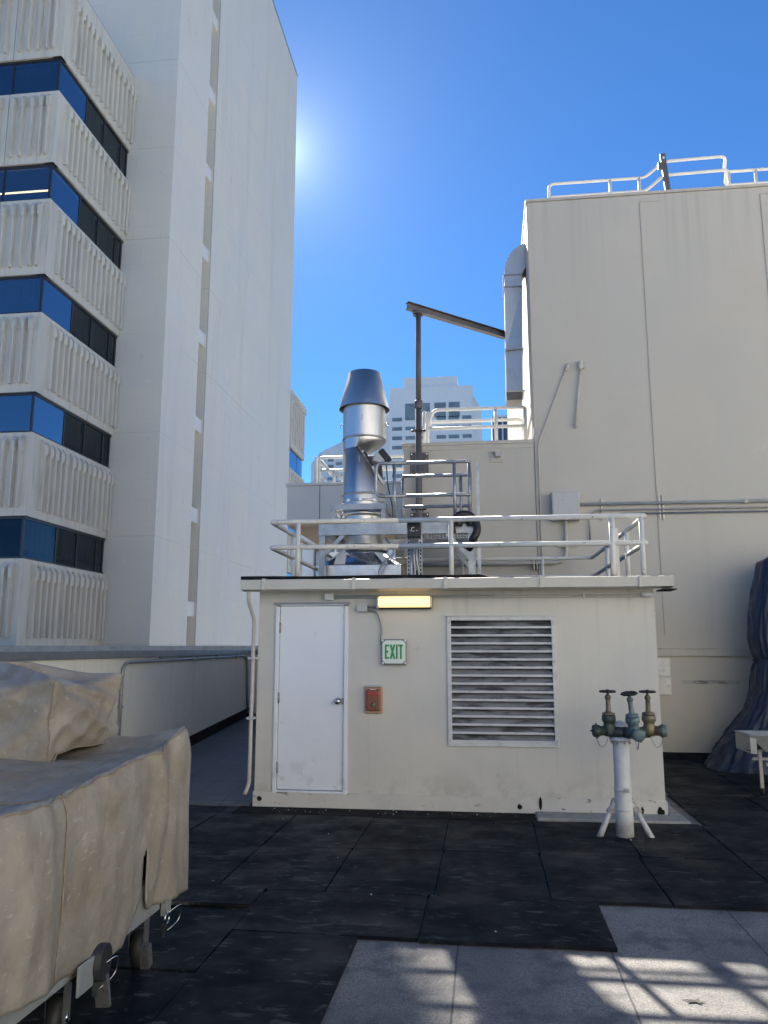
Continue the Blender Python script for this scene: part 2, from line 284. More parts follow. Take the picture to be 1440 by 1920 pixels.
# ------------------------------------------------------------------ mesh builder
class MB:
    def __init__(s): s.v = []; s.f = []; s.sm = []
    def face(s, pts, smooth=False):
        b = len(s.v); s.v += [tuple(p) for p in pts]; s.f.append(tuple(range(b, b + len(pts)))); s.sm.append(smooth)
    def _add(s, vs, fs, smooth=False):
        b = len(s.v); s.v += [tuple(p) for p in vs]
        for f in fs: s.f.append(tuple(b + i for i in f)); s.sm.append(smooth)
        return s
    def box(s, x0, x1, y0, y1, z0, z1):
        vs = [(x, y, z) for z in (z0, z1) for y in (y0, y1) for x in (x0, x1)]
        return s._add(vs, [(0, 2, 3, 1), (4, 5, 7, 6), (0, 1, 5, 4), (2, 6, 7, 3), (0, 4, 6, 2), (1, 3, 7, 5)])
    def beam(s, p, q, w, h, up=(0, 0, 1)):
        p = Vector(p); q = Vector(q); d = (q - p).normalized(); u = Vector(up)
        a = d.cross(u)
        if a.length < 1e-4: a = d.cross(Vector((0, 1, 0)))
        a.normalize(); u = a.cross(d).normalized()
        vs = []
        for e in (p, q):
            for i, j in ((-1, -1), (1, -1), (1, 1), (-1, 1)): vs.append(e + a * (w / 2 * i) + u * (h / 2 * j))
        return s._add(vs, [(0, 1, 2, 3), (7, 6, 5, 4), (0, 4, 5, 1), (1, 5, 6, 2), (2, 6, 7, 3), (3, 7, 4, 0)])
    def prism(s, poly, d0, d1, frame):
        """poly in 2D, extruded from d0 to d1; frame(a, b, d) -> world point"""
        n = len(poly)
        vs = [frame(a, b, d0) for a, b in poly] + [frame(a, b, d1) for a, b in poly]
        fs = [tuple(range(n))[::-1], tuple(range(n, 2 * n))] + [(i, (i + 1) % n, n + (i + 1) % n, n + i) for i in range(n)]
        return s._add(vs, fs)
    def tube(s, pts, r, n=10, closed=False, caps=True, r1=None):
        P = [Vector(p) for p in pts]; m = len(P)
        T = []
        for i in range(m):
            if closed: t = P[(i + 1) % m] - P[i - 1]
            else: t = P[min(i + 1, m - 1)] - P[max(i - 1, 0)]
            T.append(t.normalized())
        u = T[0].cross(Vector((0, 0, 1)))
        if u.length < 1e-3: u = T[0].cross(Vector((0, 1, 0)))
        u.normalize()
        vs = []
        for i in range(m):
            u = (u - T[i] * u.dot(T[i])).normalized(); w = T[i].cross(u)
            rr = r if r1 is None else r + (r1 - r) * i / (m - 1)
            for k in range(n):
                a = 2 * math.pi * k / n; vs.append(P[i] + (u * math.cos(a) + w * math.sin(a)) * rr)
        fs = []
        for i in range(m if closed else m - 1):
            j = (i + 1) % m
            for k in range(n): fs.append((i * n + k, i * n + (k + 1) % n, j * n + (k + 1) % n, j * n + k))
        s._add(vs, fs, True)
        if caps and not closed:
            b = len(s.v) - m * n
            s.f.append(tuple(b + k for k in range(n))[::-1]); s.sm.append(False)
            s.f.append(tuple(b + (m - 1) * n + k for k in range(n))); s.sm.append(False)
        return s
    def lathe(s, prof, o, n=24, axis=(0, 0, 1), smooth=True, caps=True):
        """prof: list of (radius, distance along axis) from point o"""
        ax = Vector(axis).normalized(); u = ax.cross(Vector((0, 1, 0)))
        if u.length < 1e-3: u = ax.cross(Vector((1, 0, 0)))
        u.normalize(); w = ax.cross(u); o = Vector(o)
        for i in range(len(prof) - 1):
            (r0, h0), (r1, h1) = prof[i], prof[i + 1]
            vs = []
            for r, h in ((r0, h0), (r1, h1)):
                for k in range(n):
                    a = 2 * math.pi * k / n; vs.append(o + ax * h + (u * math.cos(a) + w * math.sin(a)) * r)
            s._add(vs, [(k, (k + 1) % n, n + (k + 1) % n, n + k) for k in range(n)], smooth)
        if caps:
            for (r, h), rev in ((prof[0], True), (prof[-1], False)):
                if r > 1e-5:
                    c = [o + ax * h + (u * math.cos(2 * math.pi * k / n) + w * math.sin(2 * math.pi * k / n)) * r for k in range(n)]
                    s.face(c[::-1] if rev else c)
        return s
    def build(s, name, m, parent=None, loc=None, bevel=0, tags=None):
        root = parent
        if VIEW_SCALE[0]: s.v = [VIEW_SCALE[0](p) for p in s.v]
        base = Vector(loc) if loc is not None else (Vector(parent['_o']) if parent is not None else Vector((0, 0, 0)))
        me = bpy.data.meshes.new(name)
        me.from_pydata([tuple(Vector(p) - base) for p in s.v], [], s.f)
        me.polygons.foreach_set('use_smooth', s.sm)
        me.materials.append(m); me.update()
        import bmesh
        bm = bmesh.new(); bm.from_mesh(me); bmesh.ops.remove_doubles(bm, verts=bm.verts, dist=1e-5)
        len(bm.faces) > 1 and bmesh.ops.recalc_face_normals(bm, faces=bm.faces); bm.to_mesh(me); bm.free()
        o = bpy.data.objects.new(name, me); COL.objects.link(o)
        o['_o'] = tuple(base)
        if parent is not None: o.parent = parent
        else: o.location = base
        if bevel:
            b = o.modifiers.new('bevel', 'BEVEL'); b.width = bevel; b.segments = 2; b.limit_method = 'ANGLE'; b.angle_limit = R(40)
        if tags: tag(o, *tags)
        return o

VIEW_SCALE = [None]          # optional scaling about the camera, applied to every vertex while a group of things is built
def scale_about_camera(p):  # stack group scaled up about the camera, low vertices stretched down to the roof
    x, y, z = p
    return (x * 1.087, y * 1.087 + .789, z * 1.087 - .1526 if z > 2.66 else 2.5 + max(0, z - 2.5) * 1.46)
def tag(o, label, cat, group=None):
    o['label'] = label; o['category'] = cat
    if group: o['group'] = group
    return o
def thing(name, label, cat, loc=(0, 0, 0), group=None):
    o = bpy.data.objects.new(name, None); COL.objects.link(o); o.location = loc; o['_o'] = tuple(loc)
    o.empty_display_size = .2
    return tag(o, label, cat, group)
def struct(o): o['kind'] = 'structure'; return o
def fillet(pts, rad, n=6):
    P = [Vector(p) for p in pts]; out = [P[0]]
    for i in range(1, len(P) - 1):
        a = (P[i - 1] - P[i]); b = (P[i + 1] - P[i]); r = min(rad, a.length * .49, b.length * .49)
        a = P[i] + a.normalized() * r; b = P[i] + b.normalized() * r
        for k in range(n + 1):
            t = k / n; out.append(a * (1 - t) ** 2 + P[i] * 2 * t * (1 - t) + b * t * t)
    return out + [P[-1]]
XZ = lambda y0: (lambda a, b, d: (a, y0 + d, b))

# ------------------------------------------------------------------ camera, light, sky
cam = bpy.data.cameras.new('camera'); co = bpy.data.objects.new('camera', cam); COL.objects.link(co)
FPX, YAW, PITCH, ROLL = 1485.614, -.1253066, .1694422, .000588
cam.sensor_fit = 'HORIZONTAL'; cam.sensor_width = 36; cam.lens = FPX / 1440 * 36
cam.clip_start = .05; cam.clip_end = 6000
cy, sy, cp, sp = math.cos(YAW), math.sin(YAW), math.cos(PITCH), math.sin(PITCH)
fw = Vector((sy * cp, cy * cp, sp)); rt = Vector((cy, -sy, 0)); up = rt.cross(fw)
c, s_ = math.cos(ROLL), math.sin(ROLL); rt, up = rt * c + up * s_, up * c - rt * s_
mw = Matrix((rt, up, -fw)).transposed().to_4x4(); mw.translation = (0, -9.0687, 1.75385)
co.matrix_world = mw; S.camera = co

SUN_EL, SUN_AZ = R(34.0), R(-15.3)
sd = Vector((math.sin(SUN_AZ) * math.cos(SUN_EL), math.cos(SUN_AZ) * math.cos(SUN_EL), math.sin(SUN_EL)))
sun = bpy.data.lights.new('sun', 'SUN'); sun.energy = 5.0; sun.angle = R(.53); sun.color = (1, .925, .81)
so = bpy.data.objects.new('sun', sun); COL.objects.link(so); so.location = sd * 50
so.rotation_euler = sd.to_track_quat('Z', 'Y').to_euler()
w = bpy.data.worlds.new('World'); S.world = w; w.use_nodes = True
bg = w.node_tree.nodes['Background']; sk = w.node_tree.nodes.new('ShaderNodeTexSky'); sk.sky_type = 'NISHITA'
sk.sun_disc = False; sk.sun_elevation = SUN_EL; sk.sun_rotation = SUN_AZ
sk.altitude = 3000; sk.air_density = 1.0; sk.dust_density = .1; sk.ozone_density = 10.0
wn, wl = w.node_tree.nodes, w.node_tree.links
tint = wn.new('ShaderNodeMix'); tint.data_type = 'RGBA'; tint.blend_type = 'MULTIPLY'; tint.inputs['Factor'].default_value = 1
wl.new(sk.outputs[0], tint.inputs['A']); tint.inputs['B'].default_value = (.74, 1.0, 1.04, 1)
tc_ = wn.new('ShaderNodeTexCoord'); dt = wn.new('ShaderNodeVectorMath'); dt.operation = 'DOT_PRODUCT'
wl.new(tc_.outputs['Generated'], dt.inputs[0]); dt.inputs[1].default_value = sd
ac = wn.new('ShaderNodeMath'); ac.operation = 'ARCCOSINE'; wl.new(dt.outputs['Value'], ac.inputs[0])
acc = None      # hazy bright sky round the sun: two exponential fall-offs with the angle from it
for amp, wid in ((4.2, R(1.5)), (1.5, R(6.5))):
    a_ = wn.new('ShaderNodeMath'); a_.operation = 'MULTIPLY'; wl.new(ac.outputs[0], a_.inputs[0]); a_.inputs[1].default_value = -1 / wid
    e_ = wn.new('ShaderNodeMath'); e_.operation = 'EXPONENT'; wl.new(a_.outputs[0], e_.inputs[0])
    m_ = wn.new('ShaderNodeMath'); m_.operation = 'MULTIPLY'; wl.new(e_.outputs[0], m_.inputs[0]); m_.inputs[1].default_value = amp
    if acc is None: acc = m_.outputs[0]
    else:
        q_ = wn.new('ShaderNodeMath'); wl.new(acc, q_.inputs[0]); wl.new(m_.outputs[0], q_.inputs[1]); acc = q_.outputs[0]
gl_ = wn.new('ShaderNodeVectorMath'); gl_.operation = 'SCALE'; gl_.inputs[0].default_value = (.93, 1.0, 1.0); wl.new(acc, gl_.inputs['Scale'])
ad = wn.new('ShaderNodeVectorMath'); wl.new(tint.outputs['Result'], ad.inputs[0]); wl.new(gl_.outputs[0], ad.inputs[1])
wl.new(ad.outputs[0], bg.inputs[0]); bg.inputs[1].default_value = .064
S.view_settings.view_transform = 'Standard'; S.view_settings.look = 'None'
S.view_settings.exposure = 1.6; S.view_settings.gamma = 1
S.render.engine = 'CYCLES'; S.cycles.max_bounces = 8; S.cycles.use_denoising = True
S.cycles.caustics_reflective = False; S.cycles.caustics_refractive = False

# ------------------------------------------------------------------ setting
g = MB(); g.face([(-3000, -3000, -26), (3000, -3000, -26), (3000, 3000, -26), (-3000, 3000, -26)])
struct(g.build('ground', m_ground))
g = MB().box(-4.85, 14, -20, 18, -25.9, -.025); struct(g.build('roof_deck', m_deck))
# ramp on the walkway behind the shed's left corner: 1 in 13
g = MB(); prof = [(-.02, -.02), (-.02, .012), (.10, .035), (6.55, .475), (6.55, -.02)]
g.prism(prof, -4.598, -2.66, lambda a, b, d: (d, a, b)); struct(g.build('ramp', m_ramp))

# ------------------------------------------------------------------ rubber mats
MATS = [
 (-4.2, -2.90, -1.725, -.03, -.002, 'black rubber mat at the foot of the ramp, behind the tan covered cart'),
 (-2.88, -2.035, -1.725, -.05, 0, 'black rubber mat at the left corner of the shed, right of the ramp foot', ),
 (-2.02, -1.20, -1.735, -.42, .001, 'black rubber mat lying just in front of the white door'),
 (-1.19, -.41, -1.72, -.42, 0, 'black rubber mat against the shed wall under the orange alarm box'),
 (-.40, .435, -1.715, -.43, .001, 'black rubber mat against the shed wall under the louver vent'),
 (.445, 1.27, -1.735, -.40, .002, 'black rubber mat under the left leg of the white standpipe'),
 (1.282, 2.085, -1.72, -.37, .004, 'black rubber mat under the right leg of the white standpipe'),
 (2.105, 2.95, -1.705, -.39, 0, 'black rubber mat to the right of the standpipe, level with its foot'),
 (-2.87, -2.035, -3.01, -1.735, 0, 'black rubber mat partly behind the tan covered cart, second row from the shed'),
 (-2.022, -1.207, -3.005, -1.745, .001, 'scuffed black rubber mat right of the covered cart, second row out from the white door'),
 (-1.194, -.402, -3.0, -1.732, .001, 'black rubber mat with pale footprints, second row out below the alarm box'),
 (-.388, .42, -2.995, -1.725, 0, 'black rubber mat with pale scuffs, second row out below the louver vent'),
 (.432, 1.25, -3.0, -1.745, .003, 'black rubber mat in the second row, corner meeting the standpipe mats'),
 (1.263, 2.085, -3.0, -1.732, .001, 'black rubber mat behind the bare grey roofing, whose corner meets the right standpipe mat'),
 (2.10, 2.94, -2.99, -1.725, 0, 'black rubber mat at the right picture edge bordering bare grey roofing'),
 (-2.60, -1.635, -3.44, -3.02, .022, 'narrow raised black rubber strip mat beside the covered cart, overlapping its neighbour'),
 (-1.615, -.445, -3.865, -3.015, .001, 'wide black rubber mat with dusty pale patches, third row from the shed'),
 (-.432, .74, -3.885, -3.015, .004, 'clean wide black rubber mat jutting over the grey roofing, third row from the shed'),
 (-1.605, -.815, -5.35, -3.885, .002, 'large black rubber mat nearest the camera, left of the bare grey roofing'),
 (-2.50, -1.620, -4.50, -3.46, -.001, 'black rubber mat running under the far caster of the covered cart'),
 (-2.55, -1.615, -5.95, -4.53, -.004, 'black rubber mat under the near caster of the covered cart'),
 (2.16, 3.02, -.375, 1.35, -.002, 'black rubber mat beside the right end wall of the shed'),
 (3.035, 3.95, -.375, 1.32, 0, 'black rubber mat under the white trough cart'),
 (2.20, 3.20, 1.37, 3.05, 0, 'dark rubber mat in the shade between the shed and the tall beige wall'),
 (1.90, 3.18, 3.065, 4.45, .001, 'dark rubber mat at the base of the beige wall behind the shed corner'),
 (3.19, 4.60, 3.02, 4.45, -.001, 'dark rubber mat partly covered by the foot of the blue tarp'),
 (3.215, 4.30, 1.34, 3.0, .002, 'dark rubber mat in the shade in front of the blue tarp'),
]
for x0, x1, y0, y1, dz, lab in MATS:
    g = MB(); n = 8; th = .022
    top = []
    for j in range(n + 1):
        for i in range(n + 1):
            u, v = i / n, j / n
            x = x0 + (x1 - x0) * u; y = y0 + (y1 - y0) * v
            e = min(u, 1 - u, v, 1 - v)
            wv = .006 * mnoise.noise((x * 1.7, y * 1.7, 3)) + (.005 * mnoise.noise((x0 * 5 + u * 2, y0 * 3 + v * 2, 9)) if e == 0 else 0)
            top.append((x + .004 * mnoise.noise((y * 3, x0, 1)), y + .004 * mnoise.noise((x * 3, y0, 2)), dz + wv))
    idx = lambda i, j: j * (n + 1) + i
    fs = [(idx(i, j), idx(i + 1, j), idx(i + 1, j + 1), idx(i, j + 1)) for j in range(n) for i in range(n)]
    g._add(top, fs)
    rim = [idx(i, 0) for i in range(n)] + [idx(n, j) for j in range(n)] + [idx(i, n) for i in range(n, 0, -1)] + [idx(0, j) for j in range(n, 0, -1)]
    for a, b in zip(rim, rim[1:] + rim[:1]):
        A, B = top[a], top[b]; g.face([A, B, (B[0], B[1], B[2] - th), (A[0], A[1], A[2] - th)])
    o = g.build('rubber_mat', m_mat, loc=((x0 + x1) / 2, (y0 + y1) / 2, dz)); tag(o, lab, 'rubber mat', 'black rubber walkway mats laid on the roof')

# ------------------------------------------------------------------ shed (rooftop room with door and louver)
shed = thing('rooftop_shed', 'cream painted rooftop shed with white door, louver vent and gutter', 'shed', (-.38, 0, 0))
X0, X1, SY = -2.612, 1.857, 3.9
DX0, DX1, DZ0, DZ1 = -2.405, -1.555, .16, 2.235      # door frame opening
LX0, LX1, LZ0, LZ1 = -.40, .755, .71, 2.075          # louver opening
g = MB()
xs = [X0, DX0, DX1, LX0, LX1, X1]; zs = [-.02, DZ0, LZ0, LZ1, DZ1, 2.44]
for i in range(5):
    for j in range(5):
        if i == 1 and 1 <= j <= 3: continue
        if i == 3 and j == 2: continue
        g.face([(xs[i], 0, zs[j]), (xs[i + 1], 0, zs[j]), (xs[i + 1], 0, zs[j + 1]), (xs[i], 0, zs[j + 1])])
g.face([(X1, 0, -.02), (X1, SY, -.02), (X1, SY, 2.44), (X1, 0, 2.44)])
g.face([(X0, 0, -.02), (X0, SY, -.02), (X0, SY, 2.44), (X0, 0, 2.44)])
g.face([(X0, SY, -.02), (X1, SY, -.02), (X1, SY, 2.44), (X0, SY, 2.44)])
for (a0, a1, b0, b1) in ((DX0, DX1, DZ0, DZ1), (LX0, LX1, LZ0, LZ1)):
    dp = .2
    g.face([(a0, 0, b0), (a0, dp, b0), (a0, dp, b1), (a0, 0, b1)]); g.face([(a1, 0, b0), (a1, dp, b0), (a1, dp, b1), (a1, 0, b1)])
    g.face([(a0, 0, b0), (a1, 0, b0), (a1, dp, b0), (a0, dp, b0)]); g.face([(a0, 0, b1), (a1, 0, b1), (a1, dp, b1), (a0, dp, b1)])
g.build('wall', m_shed, shed)
# roof slab with dark membrane edge
g = MB(); N = 40
g.box(X0 - .17, X1 + .12, -.20, SY + .1, 2.44, 2.50)
roof = g.build('roof', m_shed, shed)
g = MB(); pts_t = []
for i in range(N + 1):
    x = X0 - .17 + (X1 - X0 + .29) * i / N
    z = 2.512 + .010 * mnoise.noise((x * 1.3, 0, 0)) + (.048 if i < N * .58 else .012)
    pts_t.append((x, z))
for i in range(N):
    (xa, za), (xb, zb) = pts_t[i], pts_t[i + 1]
    g.face([(xa, -.205, 2.495), (xb, -.205, 2.495), (xb, -.205, zb), (xa, -.205, za)])
    g.face([(xa, -.205, za), (xb, -.205, zb), (xb, SY + .1, 2.52), (xa, SY + .1, 2.52)])
g.build('membrane', m_membrane, roof)
# gutter: open box profile with wavy lip
g = MB(); N = 60; GX0, GX1 = -2.742, 2.0
prof = [(-.205, 2.505), (-.205, 2.385), (-.335, 2.385 + .015), (-.345, 2.505), (-.325, 2.512)]
rows = []
for i in range(N + 1):
    x = GX0 + (GX1 - GX0) * i / N
    dz = .006 * mnoise.noise((x * 1.1, 7, 0)) + .004 * mnoise.noise((x * 4, 3, 0)) - .012 * i / N * 0
    rows.append([(x, y + .006 * mnoise.noise((x * 1.6, b, 2)), z + dz * (1 if b > 2 else .4)) for b, (y, z) in enumerate(prof)])
for i in range(N):
    for k in range(len(prof) - 1):
        g.face([rows[i][k], rows[i + 1][k], rows[i + 1][k + 1], rows[i][k + 1]], False)
for r_ in (rows[0], rows[-1]): g.face(r_[:4])
gut = g.build('gutter', m_gutter, shed)
for x in (-2.47, -1.44, -.42, .62, 1.66):
    g = MB().box(x - .018, x + .018, -.356, -.346, 2.395, 2.515); g.box(x - .018, x + .018, -.346, -.2, 2.516, 2.521)
    g.build('gutter_strap', m_gutter, gut)
g = MB().box(1.88, 2.03, -.33, -.02, 2.362, 2.374); g.build('bent_drip_edge', m_membrane, gut)
# downspout
g = MB(); pth = fillet([(-2.665, -.265, 2.39), (-2.665, -.26, 2.27), (-2.645, -.07, 2.06), (-2.655, -.055, 1.85), (-2.66, -.055, .24), (-2.69, -.12, .14)], .06)
g.tube(pth, .023, 8)
dsp = g.build('downspout', m_block, shed)
for z in (1.62, .95): MB().box(-2.70, -2.612, -.098, -.012, z, z + .025).build('strap', m_greybox, dsp)
# base flashing with lip and the concrete curb it stands on
g = MB(); n = 30
for i in range(n):
    xa = X0 - .012 + (X1 - X0 + .024) * i / n; xb = X0 - .012 + (X1 - X0 + .024) * (i + 1) / n
    za = .158 + .006 * mnoise.noise((xa * 1.5, 0, 0)); zb = .158 + .006 * mnoise.noise((xb * 1.5, 0, 0))
    ya = -.014; yl = -.024
    g.face([(xa, yl, -.015), (xb, yl, -.015), (xb, ya, zb), (xa, ya, za)])
    g.face([(xa, ya, za), (xb, ya, zb), (xb, 0.001, zb + .004), (xa, 0.001, za + .004)])
g.box(X1 + .002, X1 + .016, -.02, SY, -.015, .155)
g.build('base_flashing', m_flash, shed)
g = MB().box(.50, 2.02, -.36, -.03, -.024, .028); g.box(1.89, 2.0, -.03, .6, -.024, .03)
g.build('curb', m_concrete, shed, bevel=.012)
g = MB().box(-2.75, .49, -.40, -.03, -.02, .003); g.build('membrane_strip', m_membrane, shed)
for (x, z, a, b) in ((.555, .105, .022, .09), (.335, .065, .035, .032), (1.615, .06, .018, .04), (1.80, .045, .05, .06), (-2.545, .085, .035, .035)):
    g = MB(); k = 14; pl = [(x + a * (.75 + .5 * mnoise.noise((x * 9, q, 1))) * math.cos(2 * math.pi * q / k), z + b * (.75 + .5 * mnoise.noise((z * 9, q, 4))) * math.sin(2 * math.pi * q / k)) for q in range(k)]
    g.prism(pl, -.0275, -.022 if z > .08 else -.0225, XZ(0)); g.build('torn_patch', m_membrane, shed)
# door
fr = MB()
fr.box(DX0, -2.36, -.022, .12, DZ0 - .01, DZ1 - .01); fr.box(-1.598, DX1, -.022, .12, DZ0 - .01, DZ1 - .01)
fr.box(-2.36, -1.598, -.020, .12, 2.232, DZ1 + .012); fr.box(-2.36, -1.598, -.012, .12, DZ0 - .012, .178)
frame = fr.build('door_frame', m_door, shed, bevel=.004)
MB().box(DX0 - .02, DX1 + .02, -.034, 0, DZ1 + .012, DZ1 + .034).build('drip_cap', m_capmetal, frame)
dr = MB().box(-2.354, -1.604, .004, .05, .186, 2.226).build('door', m_door, shed, bevel=.003)
MB().box(-2.36, -1.598, .06, .075, .17, 2.24).build('door_gap', m_hollow, frame)
for z in (.42, 1.19, 1.98):
    g = MB().lathe([(.011, -.06), (.011, .06)], (-2.357, -.012, z), 10); g.box(-2.372, -2.345, -.008, .006, z - .055, z + .055)
    g.build('hinge', m_steel, dr)
g = MB().lathe([(.038, 0), (.038, .012), (.018, .016), (.016, .04), (.030, .048), (.034, .062), (.028, .076), (.01, .08)], (-1.665, .004, 1.155), 24, (0, -1, 0))
kn = g.build('door_knob', m_chrome, dr)
MB().box(-1.628, -1.604, -.004, .003, 1.12, 1.19).build('latch_plate', m_steel, dr)
# louver vent
lv = MB(); fw_ = .045
lx0, lx1, lz0, lz1 = -.425, .777, .684, 2.10
lv.box(lx0, lx0 + fw_, -.022, .10, lz0, lz1); lv.box(lx1 - fw_, lx1, -.022, .10, lz0, lz1)
lv.box(lx0 + fw_, lx1 - fw_, -.020, .10, lz1 - fw_, lz1); lv.box(lx0 + fw_, lx1 - fw_, -.020, .10, lz0, lz0 + fw_)
lv.box(lx0 - .012, lx1 + .012, -.03, 0, lz1, lz1 + .012)
louver = lv.build('louver_vent', m_louverframe, shed, bevel=.003)
NB = 15; pitch = (lz1 - lz0 - 2 * fw_) / NB
for k in range(NB):
    z = lz0 + fw_ + pitch * k
    pl = [(-.016, z), (-.016, z + .02), (-.012, z + .024), (.085, z + .098), (.087, z + .094), (-.008, z + .016), (-.008, z)]
    g = MB().prism(pl, lx0 + fw_, lx1 - fw_, lambda a, b, d: (d, a, b)); o = g.build('blade', m_louver, louver)
    o.data.materials.append(m_louverframe)
    for f in o.data.polygons:
        if f.center.y < -.0125: f.material_index = 1
MB().box(lx0 + .02, lx1 - .02, .11, .12, lz0 + .02, lz1 - .02).build('backing', m_hollow, louver)
for x in (lx0 + .022, lx1 - .022):
    for z in (.75, 1.2, 1.6, 2.03): MB().lathe([(.007, 0), (.007, .006), (.003, .009)], (x, -.022, z), 8, (0, -1, 0)).build('screw', m_steel, louver)

# ------------------------------------------------------------------ fittings on the shed wall
lamp = thing('wall_light', 'lit yellow strip light under the gutter above the exit sign', 'wall light', (-.9, 0, 2.2))
MB().box(-1.19, -.60, -.075, 0, 2.185, 2.325).build('housing', m_black, lamp, bevel=.01)
pl = [(-.078, 2.20), (-.14, 2.21), (-.155, 2.25), (-.145, 2.30), (-.115, 2.325), (-.078, 2.33)]
MB().prism(pl, -1.19, -.605, lambda a, b, d: (d, a, b)).build('lens', m_lamp, lamp, bevel=.012)
for xa, xb in ((-1.215, -1.191), (-.604, -.58)):
    MB().box(xa, xb, -.13, -.002, 2.19, 2.325).build('end_cap', m_steel, lamp, bevel=.008)

jb = thing('junction_box', 'grey junction box right of the door with conduit to the exit sign', 'junction box', (-1.38, 0, 2.2))
MB().box(-1.44, -1.33, -.07, 0, 2.165, 2.235).build('box', m_greybox, jb, bevel=.006)
MB().box(-1.445, -1.325, -.078, -.0705, 2.16, 2.24).build('cover_plate', m_greybox, jb, bevel=.003)
MB().tube([(-1.33, -.035, 2.215), (-1.215, -.035, 2.215)], .013, 8).build('nipple', m_conduit_g, jb)
MB().tube(fillet([(-1.33, -.04, 2.18), (-1.22, -.05, 2.17), (-1.155, -.05, 2.02), (-1.17, -.04, 1.84), (-1.165, -.03, 1.78)], .16, 8), .013, 10).build('flexible_conduit', m_conduit_g, jb)

ex = thing('exit_sign', 'square exit sign with green letters beside the white door', 'exit sign', (-1.02, 0, 1.57))
MB().box(-1.163, -.877, -.06, 0, 1.565, 1.847).build('housing', m_capmetal, ex, bevel=.008)
a0, a1, b0, b1, ch = -1.150, -.890, 1.578, 1.834, .035
pl = [(a0 + ch, b0), (a1 - ch, b0), (a1, b0 + ch), (a1, b1 - ch), (a1 - ch, b1), (a0 + ch, b1), (a0, b1 - ch), (a0, b0 + ch)]
MB().prism(pl, -.068, -.061, XZ(0)).build('face_plate', m_signface, ex)
g = MB(); t = .021; lz, hz = 1.628, 1.788; yy = -.0705
def lbox(x0, x1, z0, z1): g.box(x0, x1, yy, -.0684, z0, z1)
x = -1.123; lbox(x, x + t, lz, hz); lbox(x + t, x + .047, lz, lz + t); lbox(x + t, x + .047, hz - t, hz); lbox(x + t, x + .040, (lz + hz - t) / 2, (lz + hz + t) / 2)
x = -1.070
for a, b in ((x, x + .055), (x + .055, x)):
    ofs = 0 if a < b else .0006
    pl = [(a - t * .55 * (1 if a > b else 0), lz), (a + t * .55 * (2 if a < b else 1), lz), (b + t * .55 * (1 if a < b else 2), hz), (b - t * .55 * (0 if a < b else 0) - (t * .55 if a < b else 0), hz)]
    g.prism(pl, yy - ofs, -.0684, XZ(0))
x = -.998; lbox(x, x + t, lz, hz)
x = -.972; lbox(x, x + .056, hz - t, hz); lbox(x + .020, x + .020 + t, lz, hz - t)
g.build('lettering', m_green, ex)
for x in (-1.148, -.892):
    for z in (1.58, 1.832): MB().lathe([(.014, 0), (.014, .007), (.006, .011)], (x, -.062, z), 14, (0, -1, 0)).build('corner_screw', m_white, ex)

al = thing('fire_alarm_pull', 'orange fire alarm box with a red strip on the shed wall', 'fire alarm', (-1.255, 0, 1.03))
MB().box(-1.352, -1.158, -.05, 0, 1.315, 1.335).build('top_shield', m_greybox, al, bevel=.004)
MB().box(-1.358, -1.152, -.035, 0, 1.025, 1.314).build('backbox', m_tan_edge, al, bevel=.012)
MB().box(-1.338, -1.172, -.075, -.036, 1.055, 1.296).build('cover', m_orange, al, bevel=.018)
MB().box(-1.318, -1.192, -.083, -.0752, 1.228, 1.265).build('strip', m_red, al, bevel=.003)
MB().box(-1.29, -1.225, -.088, -.0752, 1.287, 1.294).build('tab', m_white, al)
MB().lathe([(.03, 0), (.026, .008), (.01, .012)], (-1.255, -.0755, 1.12), 16, (0, -1, 0)).build('lens', m_brass, al)

cr = thing('wall_conduit', 'pair of thin conduits running under the gutter between two small boxes', 'conduit', (-.1, 0, 2.34))
for z in (2.318, 2.343): MB().tube([(-1.73, -.03, z), (1.70, -.03, z - .004)], .0085, 8).build('pipe', m_conduit, cr)
MB().box(-1.825, -1.725, -.06, 0, 2.295, 2.365).build('terminal_box', m_white, cr, bevel=.006)
MB().lathe([(.022, 0), (.022, .02), (.028, .03), (.028, .10), (.02, .11)], (1.72, -.035, 2.33), 12, (1, 0, 0)).build('fitting', m_white, cr)
for x in (-1.0, .1, 1.1): MB().box(x - .01, x + .01, -.042, 0, 2.305, 2.355).build('clip', m_steel, cr)

# ------------------------------------------------------------------ guard rail on the shed roof
gr = thing('roof_guard_rail', 'chipped white two-rail guard rail around the shed roof', 'guard rail', (-.35, 2, 2.5))
rx0, rx1, ry0, ry1 = -2.46, 1.79, -.10, 4.12
for nm, z in (('top_rail', 3.20), ('mid_rail', 2.90)):
    loop = fillet([(rx0 + 1.5, ry0, z), (rx1, ry0, z - .003), (rx1 - .02, ry1, z), (rx0, ry1, z), (rx0, ry0, z + .006), (rx0 + 1.5, ry0, z)], .05, 5)
    MB().tube(loop, .029, 10).build(nm, m_rail, gr)
for (x, y) in ((-2.14, ry0), (-.36, ry0), (1.425, ry0), (1.745, ry0), (1.772, 1.0), (1.772, 2.6), (.96, ry1), (-.35, ry1), (-1.6, ry1), (rx0, 1.0), (rx0, 2.6)):
    g = MB().tube([(x, y + .0, 2.46 if y > 0 else 2.45), (x, y, 3.19)], .028 if x != 1.425 else .032, 10)
    g.lathe([(.06, 0), (.06, .012)], (x, y, 2.505), 14) if y > 0 else None
    g.build('post', m_rail, gr)
MB().box(1.52, 1.60, .55, .57, 2.5, 3.16).build('gate_post', m_rail, gr)
MB().tube([(1.64, 1.0, 2.5), (1.64, 1.0, 3.1)], .03, 10).build('post', m_rail, gr)

